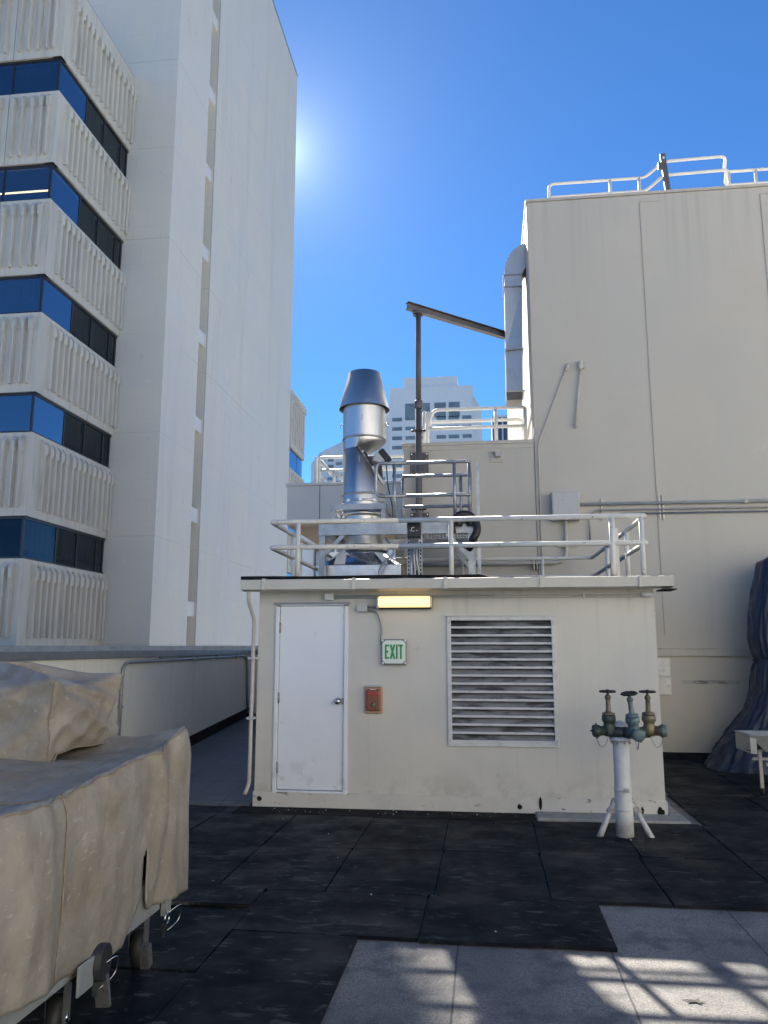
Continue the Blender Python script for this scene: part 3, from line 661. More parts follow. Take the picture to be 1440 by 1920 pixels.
# ------------------------------------------------------------------ exhaust stack
VIEW_SCALE[0] = scale_about_camera
SX, SYc = -1.70, 2.1
st = thing('exhaust_stack', 'tall stainless exhaust stack with conical cap on the shed roof', 'exhaust stack', (-1.85, 3.07, 2.5))
c0, c1, d0, d1 = SX - .575, SX + .595, SYc - .585, SYc + .585
MB().box(c0, c1, d0, d1, 2.51, 2.86).build('curb', m_foil, st, bevel=.006)
g = MB(); n = 48
sq = []; ci = []
for k in range(n):
    a = 2 * math.pi * (k + .5) / n - math.pi / 4 * 0; ca, sa = math.cos(a), math.sin(a); q = max(abs(ca), abs(sa))
    sq.append((SX + .01 + .585 * ca / q, SYc + .585 * sa / q, 2.862)); ci.append((SX + .31 * ca, SYc + .31 * sa, 3.10))
g._add(sq + ci, [(k, (k + 1) % n, n + (k + 1) % n, n + k) for k in range(n)])
hood = g.build('hood', m_mirror, st)
for xa, xb in ((-.34, -.17), (.30, .40)):   # pale arrow-shaped pieces on the sloping front sheet
    f = lambda u, v: (SX + u, SYc - .585 + .275 * v - .004, 2.862 + .238 * v + .006)
    if xa < 0: pl = [(xa + .02, .02), (xb, .02), (xb - .01, .62), (xb + .05, .60), (xb - .06, .96), (xa - .02, .60), (xa + .03, .66)]
    else: pl = [(xa + .06, .02), (xb + .02, .02), (xb - .08, .72), (xa - .10, .80)]
    g = MB(); g._add([f(u, v) for u, v in pl] + [tuple(Vector(f(u, v)) + Vector((0, .004, -.005))) for u, v in pl],
        [tuple(range(len(pl)))] + [(i, (i + 1) % len(pl), len(pl) + (i + 1) % len(pl), len(pl) + i) for i in range(len(pl))])
    g.build('sticker', m_white, hood)
MB().lathe([(.33, 0), (.35, .01), (.35, .035), (.30, .045), (.29, .10)], (SX, SYc, 3.095), 36).build('flange', m_stainless, st)
MB().lathe([(.27, 0), (.27, .55)], (SX, SYc, 3.17), 40, caps=False).build('lower_duct', m_stainless, st)
MB().lathe([(.30, 0), (.325, .01), (.325, .05), (.30, .06)], (SX, SYc, 3.60), 40).build('collar', m_stainless, st)
# pipe with a slanting notch cut out of its right side
rp = .308; n = 64; xa_ = -.075; zap = 4.585
def ring(r, zf): return [(SX + r * math.cos(2 * math.pi * k / n), SYc + r * math.sin(2 * math.pi * k / n), zf(r * math.cos(2 * math.pi * k / n), math.sin(2 * math.pi * k / n))) for k in range(n)]
def lo_cut(x, sn):
    w_ = max(0, min(1, (.62 - sn) / .12)); return zap - max(0, x - xa_) * 1.50 * w_
hi_cut = lambda x, sn=0: zap + max(0, x - xa_) * .36
g = MB(); A = ring(rp, lambda x, q: 3.66); B = ring(rp, lo_cut)
g._add(A + B, [(k, (k + 1) % n, n + (k + 1) % n, n + k) for k in range(n)], True)
A2 = ring(rp - .008, lambda x, q: 3.7); B2 = ring(rp - .008, lo_cut)
g._add(A2 + B2, [(k, (k + 1) % n, n + (k + 1) % n, n + k) for k in range(n)], True)
g._add(B + B2, [(k, (k + 1) % n, n + (k + 1) % n, n + k) for k in range(n)])
g.build('lower_pipe', m_stainless, st)
g = MB(); A = ring(rp, hi_cut); B = ring(rp, lambda x, q: 4.745)
g._add(A + B, [(k, (k + 1) % n, n + (k + 1) % n, n + k) for k in range(n)], True)
left = [p for p in A if p[0] - SX > xa_]
g.face(sorted([p for p in A if p[0] - SX > xa_ - .01], key=lambda p: math.atan2(p[1] - SYc, p[0] - SX)))
g.build('notched_sleeve', m_stainless, st)
MB().lathe([(.312, 0), (.312, .47)], (SX, SYc, 4.745), 48, caps=False).build('upper_sleeve', m_stainless, st)
for z in (4.735, 3.90):
    g = MB().lathe([(rp, 0), (rp + .014, .004), (rp + .014, .026), (rp, .03)], (SX, SYc, z), 48, caps=False)
    g.box(SX - .03, SX + .03, SYc - rp - .05, SYc - rp - .01, z + .002, z + .028); g.build('clamp_band', m_steel, st)
g = MB().lathe([(rp + .004, 0), (rp + .010, .006), (rp + .010, .02), (rp + .004, .026)], (SX, SYc, 3.80), 48, caps=False)
for a in (-2.2, -1.57, -.9): g.box(SX + rp * math.cos(a) - .02, SX + rp * math.cos(a) + .02, SYc + rp * math.sin(a) - .03, SYc + rp * math.sin(a), 3.795, 3.83)
g.build('clamp_band', m_chrome, st)
g = MB().lathe([(.372, 0), (.238, .555), (.228, .555), (.362, 0)], (SX, SYc, 5.215), 48, caps=False)
cap = g.build('cone_cap', m_stainless, st)
MB().lathe([(.226, .0), (.226, .004)], (SX, SYc, 5.74), 40).build('inner_disc', m_hollow, cap)
MB().lathe([(.29, 0), (.29, .30)], (SX, SYc, 5.20), 40, caps=False).build('neck', m_stainless, st)
for sx in (-1, 1):
    pts = [(SX + sx * (rp + .03) + .025 * math.cos(a), SYc, 4.98 + .025 * math.sin(a)) for a in [2 * math.pi * k / 14 for k in range(14)]]
    MB().tube(pts, .006, 6, closed=True).build('lifting_ring', m_steel, st)
for z in (4.97, 4.69, 4.36): MB().box(SX - .01 + (.02 if z > 4.9 else -.02), SX + .002 + (.02 if z > 4.9 else -.02), SYc - rp - .014, SYc - rp + .004, z, z + .085).build('seam_clip', m_steel, st)
# damper actuator on an inclined bar along the notch
g = MB().beam((SX + .02, SYc - .29, 4.52), (SX + .33, SYc - .24, 4.02), .05, .035); act = g.build('damper_arm', m_galv, st)
MB().beam((SX + .05, SYc - .32, 4.50), (SX + .17, SYc - .32, 4.30), .03, .03).build('damper_bar', m_black, act)
g = MB().beam((SX + .20, SYc - .34, 4.42), (SX + .36, SYc - .34, 4.36), .12, .14); g.build('actuator', m_greybox, act, bevel=.015)
g = MB().beam((SX + .29, SYc - .37, 4.50), (SX + .42, SYc - .37, 4.34), .10, .09); g.build('actuator_cover', m_black, act, bevel=.02)
MB().tube(fillet([(SX + .37, SYc - .36, 4.33), (SX + .39, SYc - .38, 4.0), (SX + .47, SYc - .42, 3.66), (SX + .47, SYc - .42, 3.42)], .1), .009, 6).build('cable', m_black, st)
MB().tube(fillet([(SX + .40, SYc - .70, 3.2), (SX + .56, SYc - .72, 3.02), (SX + .30, SYc - .74, 2.80), (SX + .36, SYc - .74, 2.52)], .15), .018, 8).build('cable', m_conduit_g, st)

# ------------------------------------------------------------------ galvanised platform around the stack
pf = thing('steel_platform', 'galvanised steel platform frame with rails around the exhaust stack', 'platform', (-1.2, 2.96, 2.5))
def channel(p, q, h, w, nm, parent):
    p = Vector(p); q = Vector(q)
    g = MB(); g.beam(p, q, .012, h)
    off = Vector((0, w / 2, 0)) if abs((q - p).x) > abs((q - p).y) else Vector((w / 2, 0, 0))
    for s in (-1, 1): g.beam(p + off + Vector((0, 0, s * (h / 2 - .006))), q + off + Vector((0, 0, s * (h / 2 - .006))), w, .012)
    return g.build(nm, m_galv, parent)
FZ = 3.315
channel((-2.19, 1.30, FZ), (-.07, 1.30, FZ), .15, .06, 'beam', pf)
channel((-2.19, 2.92, FZ), (-.07, 2.92, FZ), .15, .06, 'beam', pf)
channel((-2.17, 1.37, FZ), (-2.17, 2.91, FZ), .15, .06, 'beam', pf)
channel((-.13, 1.37, FZ), (-.13, 2.91, FZ), .15, .06, 'beam', pf)
for x in (-2.145, -.155):
    for y in (1.34, 2.88):
        g = MB().box(x - .04, x + .04, y - .035, y + .035, 2.50, 3.235); g.box(x - .085, x + .085, y - .07, y + .07, 2.515, 2.53)
        g.box(x - .07, x + .07, y - .06, y + .06, 3.2355, 3.2385); g.build('leg', m_galv, pf)
for y in (1.335, 2.885):
    MB().beam((-2.11, y, 2.98), (-1.86, y, 3.24), .05, .05).build('knee_brace', m_galv, pf)
    MB().beam((-.19, y, 2.93), (-.47, y, 3.24), .05, .05).build('knee_brace', m_galv, pf)
g = MB()
for i in range(26): g.box(-1.28 + i * .044, -1.272 + i * .044, 1.37, 2.9, 3.392, 3.417)
for j in range(6): g.box(-1.28, -.14, 1.40 + j * .29, 1.41 + j * .29, 3.40, 3.418)
g.build('grating', m_galv, pf)
# upper collar support
channel((-2.12, 1.72, 3.70), (-1.33, 1.72, 3.70), .085, .05, 'collar_beam', pf)
channel((-2.12, 2.47, 3.70), (-1.33, 2.47, 3.70), .085, .05, 'collar_beam', pf)
for x in (-2.10, -1.35): MB().beam((x, 1.78, 3.70), (x, 2.46, 3.70), .05, .08).build('collar_beam', m_galv, pf)
for x in (-2.07, -1.37):
    for y in (1.75, 2.44): MB().box(x - .03, x + .03, y - .025, y + .025, 3.39, 3.655).build('stub_post', m_galv, pf)
# platform hand rails
zt, zm = 4.205, 3.755; r = .024
y0, y1 = 1.30, 2.15
g = MB().tube(fillet([(-1.0, y0, zt), (-1.415, y0, zt + .005), (-1.415, y0, zm), (-1.0, y0, zm)], .09), r, 10); g.build('end_loop', m_galv, pf)
g = MB().tube(fillet([(-1.0, y0, zt), (-.165, y0, zt), (-.165, y1, zt), (-1.14, y1, zt)], .05), r, 10); g.build('top_rail', m_galv, pf)
g = MB().tube(fillet([(-1.0, y0, zm), (-.165, y0, zm), (-.165, y1, zm), (-1.14, y1, zm)], .05), r, 10); g.build('mid_rail', m_galv, pf)
for x, y in ((-1.165, y0), (-.36, y0), (-.165, y0 + .06), (-1.14, y1), (-.30, y1), (-.165, y1 - .05)):
    MB().tube([(x, y, 3.39), (x, y, zt)], r, 10).build('post', m_galv, pf)
MB().box(-.075, -.03, 1.28, 1.31, 2.52, 4.17).build('strut_channel', m_galv, pf)

hs = thing('hose', 'thick black hose looped over the right end of the steel platform', 'hose', (-.22, 2.09, 3.43))
ctr = Vector((-.235, 1.2, 3.29))
pts = [ctr + Vector((.165 * math.cos(a), .0 + .02 * math.sin(a * 2), .185 * math.sin(a))) for a in [R(200 - 9 * k) for k in range(29)]]
pts += [ctr + Vector((.09, .06, -.20)), ctr + Vector((.05, .12, -.26))]
MB().tube(pts, .050, 12).build('hose_loop', m_black, hs)
pts = [ctr + Vector((.085 * math.cos(a), .05, .04 + .10 * math.sin(a))) for a in [R(180 - 10 * k) for k in range(19)]]
MB().tube(pts, .055, 12).build('hose_coil', m_black, hs)

VIEW_SCALE[0] = None
rk = thing('electrical_rack', 'slotted strut rack with a black switch box and three conduits behind the roof rail', 'electrical rack', (-.77, .1, 2.52))
for x in (-.865, -.725):
    g = MB().box(x - .02, x + .02, .11, .15, 2.50, 3.25); o = g.build('strut', m_galv, rk)
    g = MB()
    for k in range(13): g.box(x - .008, x + .008, .107, .1095, 2.54 + k * .046, 2.566 + k * .046)
    g.build('slots', m_hollow, o)
MB().box(-.91, -.68, .09, .108, 2.905, 2.925).build('cross_bar', m_galv, rk)
MB().box(-.87, -.72, .02, .108, 3.02, 3.24).build('switch_box', m_black, rk, bevel=.008)
g = MB(); g.tube([(-.80 + .022 * math.cos(a), .017, 3.11 + .024 * math.sin(a)) for a in [R(60 + 24 * k) for k in range(11)]], .004, 6); g.box(-.84, -.82, .014, .0195, 3.09, 3.095); g.box(-.77, -.75, .014, .0195, 3.09, 3.095)
g.build('panel_mark', m_white, rk)
for x, e in ((-.83, -.855), (-.80, -.79), (-.77, -.745)):
    MB().tube(fillet([(x, .07, 3.02), (x, .07, 2.75 if e > -.85 else 2.58), (e, .08, 2.64 if e > -.85 else 2.50), (e, .08, 2.49)], .06), .0125, 8).build('conduit', m_galv, rk)

VIEW_SCALE[0] = scale_about_camera
jb2 = thing('junction_box', 'small tan equipment box behind the stack hood', 'junction box', (-1.3, 4.0, 3.0))
MB().box(-1.34, -1.02, 2.98, 3.12, 2.92, 3.12).build('box', m_trim, jb2, bevel=.01)
MB().box(-1.33, -1.03, 2.955, 2.979, 2.93, 3.02).build('terminal_cover', m_brass, jb2, bevel=.006)
MB().tube([(-1.18, 3.05, 2.5), (-1.18, 3.05, 2.92)], .02, 8).build('stand', m_galv, jb2)

VIEW_SCALE[0] = None
# ------------------------------------------------------------------ right-hand beige block
BX, BY = .92, 4.6
m_stain = mat('stained_paint', (.40, .39, .36), .7, layers=[('noise', (4, 4, 14), .45, .6, (.14, .13, .12), .8)])
blk = thing('mechanical_penthouse', 'tall windowless beige rooftop block with a lower wing and roof rails', 'building', (4, BY, 0))
g = MB(); g.box(BX, 13.5, BY, 17.5, -.02, 9.85); g.build('tall_wall', m_block, blk, bevel=.02)
g = MB(); g.box(BX - .02, 13.52, BY - .02, 17.52, 9.851, 9.90); g.build('roof_edge', m_block, blk)
g = MB(); g.box(-1.37, BX - .002, BY + .002, 12, 2.3, 5.28); g.box(-1.36, BX - .002, BY + .05, 12, -.02, 2.3); g.build('low_wall', m_block, blk, bevel=.01)
MB().box(-1.40, BX - .004, BY - .025, 12, 5.281, 5.345).build('coping', m_trim, blk, bevel=.008)
MB().box(-1.385, BX - .004, BY - .008, BY + .001, 5.20, 5.28).build('coping_skirt', m_trim, blk)
for x, za, zb in ((2.945, 1.97, 9.70), (5.02, 1.97, 9.70)):
    g = MB().box(x - .010, x + .010, BY - .014, BY + .01, za, zb); g.box(x, x + .34, BY - .012, BY + .01, zb, zb + .015); g.build('joint_strip', m_trim, blk)
MB().box(BX + .012, BX + .03, BY - .016, BY + .01, 2.5, 9.55).build('joint_strip', m_trim, blk)
g = MB().box(BX, 13.5, BY - .05, BY, 1.62, 1.735); g.box(BX, 13.5, BY - .062, BY, 1.735, 1.745); g.build('trim_band', m_trim, blk, bevel=.004)
g = MB().box(3.15, 4.09, BY - .012, BY, 1.235, 1.262); g.box(3.15, 3.172, BY - .012, BY, 1.15, 1.235); g.box(4.07, 4.09, BY - .012, BY, 1.17, 1.235); g.build('blocked_opening', m_trim, blk)
MB().box(3.175, 4.065, BY - .006, BY, 1.175, 1.232).build('stained_header', m_stain, blk)
g = MB().prism([(BY, .10), (BY - .02, .095), (BY - .16, 0), (BY, -.02)], 1.9, 13.5, lambda a, b, d: (d, a, b)); g.build('cant_strip', m_membrane, blk)

bx = thing('plastic_panel', 'cloudy clear plastic panel fixed to the beige wall just past the shed corner', 'panel', (2.88, BY, 1))
m_cloudy = mat('cloudy_plastic', (.60, .60, .57), .25, layers=[('noise', 6, .4, .65, (.70, .70, .68), .8), ('noise', 11, .55, .7, (.42, .43, .43), .8)])
MB().box(2.66, 2.995, BY - .03, BY, .985, 1.60).build('frame', m_beigebox, bx, bevel=.004)
for z0, z1 in ((1.005, 1.27), (1.30, 1.585)): MB().box(2.675, 2.98, BY - .042, BY - .031, z0, z1).build('pane', m_cloudy, bx, bevel=.003)

cab = thing('electrical_cabinet', 'flat grey electrical cabinet on the tall beige wall', 'electrical cabinet', (1.4, BY, 3.9))
MB().box(1.175, 1.635, BY - .19, BY, 3.88, 4.365).build('body', m_greybox, cab, bevel=.008)
MB().box(1.19, 1.62, BY - .20, BY - .191, 3.895, 4.35).build('door', m_greybox, cab, bevel=.004)
MB().box(1.33, 1.37, BY - .21, BY - .2, 4.22, 4.235).build('latch', m_steel, cab)

cd = thing('wall_conduit', 'thick painted conduit dropping from the cabinet and turning left along the wall', 'conduit', (1, BY, 3.2))
MB().tube(fillet([(1.40, BY - .07, 3.88), (1.40, BY - .07, 3.17), (.9, BY - .07, 3.17), (-1.25, BY - .07, 3.15)], .22, 8), .030, 10).build('pipe', m_conduit, cd)
for z in (3.44, 3.50): MB().box(1.25, 1.57, BY - .05, BY, z, z + .018).build('strut', m_steel, cd)
for x in (.85, .9): MB().box(x - .01, x + .01, BY - .11, BY, 3.05, 3.28).build('strut', m_steel, cd)

for nm, y_, zz, xs_, rr, lab in (('wall_conduit', BY - .06, 4.165, 1.635, .026, 'long painted conduit running right from the grey cabinet, top of three'),
                            ('wall_conduit', BY - .05, 4.06, 1.98, .014, 'thin grey conduit on the tall wall, middle of the three parallel runs'),
                            ('wall_conduit', BY - .05, 3.99, 2.30, .014, 'thin grey conduit on the tall wall, lowest of the three parallel runs')):
    c_ = thing(nm, lab, 'conduit', (4, BY, zz))
    if rr > .02: p = [(xs_, y_, zz), (13.4, y_, zz - .03)]
    elif zz > 4.0: p = fillet([(1.80, y_, 3.55), (1.80, y_, zz), (13.4, y_, zz - .02)], .2, 8)
    else: p = [(xs_, y_, zz), (13.4, y_, zz - .02)]
    MB().tube(p, rr, 10).build('pipe', m_conduit if rr > .02 else m_conduit_g, c_)
    if rr > .02:
        for x, z0, z1 in ((2.02, 3.88, 4.26), (2.97, 3.88, 4.30), (3.03, 3.88, 4.30), (5.1, 3.88, 4.3)):
            MB().box(x - .012, x + .012, BY - .028, BY, z0, z1).build('strut', m_steel, c_)
        for x in (4.3, 6.4): MB().lathe([(.034, 0), (.034, .07)], (x, y_, zz - .008), 10, (1, 0, 0)).build('coupling', m_conduit, c_)
c_ = thing('wall_conduit', 'thin upright conduit at the wall joint bending up into a slanting run', 'conduit', (1, BY, 2.5))
MB().tube(fillet([(.99, BY - .03, 2.55), (.99, BY - .03, 5.25), (1.52, BY - .03, 6.62)], .12), .014, 8).build('pipe', m_conduit, c_)
MB().lathe([(.026, 0), (.03, .03), (.03, .12), (.015, .14)], (1.505, BY - .03, 6.56), 10, (.36, 0, .93)).build('end_fitting', m_conduit, c_)
c_ = thing('wall_pipe', 'short nearly upright pipe stub on the tall beige wall', 'pipe', (1.7, BY, 5.5))
MB().tube([(1.63, BY - .06, 5.51), (1.765, BY - .06, 6.62)], .024, 10).build('pipe', m_conduit, c_)
g = MB().lathe([(.034, 0), (.038, .05), (.038, .15), (.02, .17)], (1.76, BY - .06, 6.56), 10); g.box(1.73, 1.84, BY - .05, BY, 6.60, 6.66); g.build('head', m_conduit, c_)

pl_ = thing('wall_lamp', 'small lamp bracket on a square plate on the low beige wall', 'lamp bracket', (.27, BY, 5))
MB().box(.155, .385, BY - .015, BY + .004, 4.95, 5.15).build('plate', m_block, pl_, bevel=.004)
g = MB().beam((.21, BY - .06, 5.13), (.25, BY - .05, 5.07), .03, .03); g.build('arm', m_mast, pl_)
MB().box(.24, .335, BY - .14, BY - .015, 5.03, 5.075).build('head', m_greybox, pl_, bevel=.012)
for x in (.175, .365):
    for z in (4.97, 5.13): MB().lathe([(.01, 0), (.006, .012)], (x, BY - .014, z), 8, (0, -1, 0)).build('bolt', m_trim, pl_)

# duct on the block's left face
du = thing('air_duct', 'grey sheet metal duct with a rounded elbow on the side of the tall block', 'duct', (.7, 5.4, 6.2))
g = MB(); dx0, dx1, dy0, dy1 = .505, .835, 5.2, 5.65
g.box(dx0, dx1, dy0, dy1, 8.50, 8.72); g.build('straight', m_duct, du)
g = MB(); g._add([(dx0, dy0, 8.49), (dx1, dy0 + .02, 8.49), (dx1, dy1, 8.49), (dx0, dy1, 8.49), (dx0 - .01, dy0 + .02, 7.24), (dx1 - .03, dy0 - .04, 7.24), (dx1 - .03, dy1, 7.24), (dx0 - .01, dy1, 7.24)],
    [(0, 1, 4), (1, 5, 4), (1, 2, 6, 5), (2, 3, 7, 6), (3, 0, 4, 7)]); g.build('transition', m_duct, du)
g = MB(); g._add([(dx0 - .01, dy0 + .02, 7.22), (dx1 - .03, dy0 - .04, 7.22), (dx1 - .03, dy1, 7.22), (dx0 - .01, dy1, 7.22), (dx0 - .02, dy0 - .06, 6.42), (dx1 - .05, dy0 - .06, 6.42), (dx1 - .05, dy1, 6.42), (dx0 - .02, dy1, 6.42)],
    [(0, 1, 5), (0, 5, 4), (1, 2, 6, 5), (2, 3, 7, 6), (3, 0, 4, 7)]); g.build('transition', m_duct, du)
g = MB(); g._add([(dx0 - .02, dy0 - .06, 6.40), (dx1 - .05, dy0 - .06, 6.40), (dx1 - .05, dy1, 6.25), (dx0 - .02, dy1, 6.25), (dx0 - .01, dy0 - .02, 6.26), (dx1 - .06, dy0 - .02, 6.26)],
    [(0, 1, 5, 4), (4, 5, 2, 3), (0, 4, 3), (1, 2, 5)]); g.build('outlet', m_mast, du)
for z, e in ((8.485, .012), (8.72, .012), (7.22, .01), (6.405, .006)):
    MB().box(dx0 - .025, dx1 + .008 - (.02 if z < 8 else 0), dy0 - .075 if z < 8 else dy0 - .02, dy1 + .02, z, z + .022).build('flange', m_steel, du)
g = MB(); k = 10; pts = []
for i in range(k + 1):
    a = R(90 * i / k); pts.append((dx1 + .12 - (dx1 + .12 - dx0) * math.cos(a), 8.742 + .62 * math.sin(a)))
pts2 = [(dx1 + .12, 8.95), (dx1, 8.742)]
g.prism(pts + pts2, dy0, dy1, lambda a, b, d: (a, d, b)); g.build('elbow', m_duct, du)

def rail_set(nm, lab, loc, rails, posts, r, m, cat='guard rail', grp=None):
    t = thing(nm, lab, cat, loc, grp)
    for p, rad in rails: MB().tube(fillet(p, rad), r, 8).build('rail', m, t)
    for p in posts: MB().tube(p, r, 8).build('post', m, t)
    return t
z, zm = 10.95, 10.66
ya, yb = 5.84, 5.50
rail_set('roof_guard_rail', 'cream guard rail stepping outward on top of the tall beige block', (4, 5.6, 9.9),
    [([(1.46, 5.84, 9.9), (1.46, ya, z), (3.34, ya, z), (3.62, yb, z + .1), (4.78, yb, z + .12), (4.84, ya, z), (9.5, ya, z)], .12),
     ([(1.46, 5.84, 10.2), (1.46, ya, zm), (3.34, ya, zm), (3.62, yb, zm + .1), (4.78, yb, zm + .12), (4.84, ya, zm), (9.5, ya, zm)], .1),
     ([(1.40, 6.4, z), (1.40, 12.0, z)], .05), ([(1.40, 6.4, zm), (1.40, 12.0, zm)], .05)],
    [[(x, y, 9.9), (x, y, z)] for x, y in ((2.66, ya), (3.22, ya), (4.92, ya), (5.42, ya), (6.6, ya), (8, ya), (1.40, 6.4), (1.40, 9), (1.4, 12))], .03, m_cleanrail)
ant = thing('perforated_strut', 'dark slotted steel strut standing up behind the tall block rail', 'strut', (3.6, 5.45, 9.9))
g = MB().beam((3.70, 5.46, 9.9), (3.60, 5.46, 11.18), .10, .05, (0, 1, 0)); o = g.build('channel', m_mast, ant)
for k in range(2): MB().lathe([(.026, 0), (.026, .005)], (3.612 + k * .05, 5.432, 11.09 - k * .7), 10, (0, -1, 0)).build('hole', m_farpale if k == 0 else m_hollow, o)
MB().box(3.50, 3.58, 5.42, 5.47, 10.85, 10.99).build('clip', m_mast, ant)
zt = 6.14
rail_set('roof_guard_rail', 'cream guard rail with rounded corners on the low wing roof', (0, 5.4, 5.35),
    [([(-.98, 5.3, 5.7), (-.90, 5.25, zt), (.83, 5.25, zt), (.83, 6.9, zt)], .14), ([(-.98, 5.25, zt - .36), (.83, 5.25, zt - .36)], .05),
     ([(-1.05, 6.2, 5.35), (-1.05, 6.2, zt + .04), (.86, 6.2, zt + .04), (.86, 6.2, 5.35)], .16), ([(-1.05, 5.3, zt - .02), (-1.05, 6.2, zt - .02)], .05)],
    [[(x, 5.25, 5.34), (x, 5.25, zt - .03)] for x in (-.98, .28, .82)] + [[(-1.05, 5.3, 5.34), (-1.05, 5.3, zt - .02)]], .032, m_cleanrail)

# mast with swing arm bracketed to the low wing
ms = thing('davit_mast', 'dark steel davit mast with a slanting I-beam arm bolted to the low wing', 'davit mast', (-1.09, 4.45, 2.5))
MB().tube([(-1.09, 4.46, 2.6), (-1.09, 4.46, 5.98)], .058, 16).build('lower_pole', m_mast, ms)
MB().tube([(-1.085, 4.46, 5.98), (-1.08, 4.46, 7.70)], .048, 16).build('upper_pole', m_mast, ms)
MB().lathe([(.07, 0), (.075, .02), (.075, .13), (.065, .15)], (-1.085, 4.46, 5.93), 16).build('coupling', m_mast, ms)
for z, h in ((4.745, .42), (3.75, .33)):
    p = MB().box(-1.255, -.925, BY - .022, BY - .002, z, z + h).build('wall_plate', m_mast, ms, bevel=.004)
    for x in (-1.225, -.955):
        for zz in (z + .03, z + h - .03): MB().lathe([(.016, 0), (.016, .012), (.008, .014)], (x, BY - .022, zz), 8, (0, -1, 0)).build('bolt', m_chrome, p)
for z in (5.50, 4.10):
    g = MB().box(-1.16, -1.02, 4.39, 4.58, z, z + .035)
    for s in (-1, 1): g.lathe([(.022, 0), (.022, .03), (.012, .05)], (-1.09 + s * .085, 4.42, z + .018), 8, (s, -.3, 0)); g.lathe([(.008, 0), (.008, .06)], (-1.09 + s * .05, 4.43, z + .018), 6, (s, -.2, 0))
    g.build('pole_clamp', m_black, ms)
def ibeam(p, q, h, wd, t, nm, m, par):
    p = Vector(p); q = Vector(q); g = MB(); u = Vector((0, 0, 1))
    g.beam(p, q, t, h); 
    for s in (-1, 1): g.beam(p + u * s * (h / 2), q + u * s * (h / 2), wd, t)
    return g.build(nm, m, par)
ibeam((-1.27, 4.33, 7.83), (.50, 5.62, 7.70), .12, .11, .014, 'arm', m_mast, ms)
MB().beam((-1.09, 4.46, 7.705), (-1.09, 4.46, 7.74), .18, .18).build('top_plate', m_mast, ms)
for s in (-1, 1):
    g = MB().prism([(0, 0), (s * .09, .12), (s * .04, .12), (0, .05)], -.008, .008, lambda a, b, d: (-1.085 + a * .81 + d * .58, 4.46 + a * .58 - d * .81, 7.58 + b)); g.build('gusset', m_mast, ms)

# grey annex bridging behind the stack
an = thing('grey_annex', 'flat grey panelled annex with brown soffit behind the exhaust stack', 'building', (-2.7, 7, 4.2))
MB().box(-4.09, -1.372, 7.0, 11.0, 4.30, 5.12).build('wall', m_greypanel, an, bevel=.01)
MB().box(-4.12, -1.372, 6.97, 11.0, 5.121, 5.18).build('coping', m_greypanel, an, bevel=.006)
for x in (-3.385, -2.3): MB().box(x - .006, x + .006, 6.996, 7.002, 4.30, 5.12).build('panel_joint', m_darkframe, an)
MB().box(-4.08, -1.372, 7.01, 11.0, 4.27, 4.299).build('soffit', m_soffit, an)
MB().box(-1.9, -1.372, 8.0, 11.0, -.02, 4.27).build('support_wall', m_soffit, an)
rail_set('roof_guard_rail', 'cream guard rail with slanted braces on the grey annex roof', (-2.6, 7.6, 5.18),
    [([(-3.53, 7.6, 5.2), (-3.53, 7.6, 5.87), (-1.4, 7.6, 5.84)], .06), ([(-3.53, 7.6, 5.58), (-1.4, 7.6, 5.56)], .05),
     ([(-3.62, 9.4, 5.9), (-3.62, 7.7, 5.9), (-3.62, 7.7, 5.2)], .05)],
    [[(-2.3, 7.6, 5.18), (-2.3, 7.6, 5.86)], [(-3.2, 7.6, 5.2), (-3.2, 7.6, 5.55)], [(-3.2, 7.62, 5.55), (-2.85, 7.62, 5.2)], [(-3.5, 7.62, 5.80), (-3.2, 7.62, 5.45)], [(-3.5, 7.64, 5.42), (-3.28, 7.64, 5.2)]], .034, m_cleanrail)

# ------------------------------------------------------------------ left parapet
pp = thing('parapet_wall', 'cream parapet wall with dark metal coping along the left roof edge', 'parapet', (-4.7, 0, 0))
g = MB().box(-4.84, -4.6, -20, 6.85, -.02, 1.62); g.build('wall', m_parapet, pp)
g = MB().box(-4.6, -2.62, 6.6, 6.85, -.02, 1.62); g.build('return_wall', m_parapet, pp)
g = MB()
ys = [-20, -9.5, -6.0, -2.5, 1.0, 4.0, 6.87]
for a, b in zip(ys, ys[1:]):
    g.box(-4.90, -4.565, a + .004, b - .004, 1.621, 1.715)
g.box(-4.56, -2.62, 6.57, 6.90, 1.621, 1.715)
g.build('coping', m_capmetal, pp, bevel=.006)
g = MB(); g.prism([(-4.6, .62), (-4.585, .62), (-4.55, .49), (-4.6, .44)], 6.55, -.0, lambda a, b, d: (a, d, b - .47 + .02 + d * .0682)); g.build('base_strip', m_membrane, pp)
pc = thing('wall_conduit', 'grey conduit looping along the top of the left parapet and down', 'conduit', (-4.57, 3, .9))
MB().tube(fillet([(-4.575, .69, .15), (-4.575, .69, 1.565), (-4.575, 6.05, 1.60), (-4.575, 6.2, .5)], .2, 8), .022, 10).build('pipe', m_conduit_g, pc)
for y in (1.9, 3.1, 4.3, 5.4): MB().box(-4.60, -4.548, y - .015, y + .015, 1.555, 1.62).build('clip', m_steel, pc)
MB().box(-4.60, -4.548, .66, .72, 1.0, 1.03).build('clip', m_steel, pc)

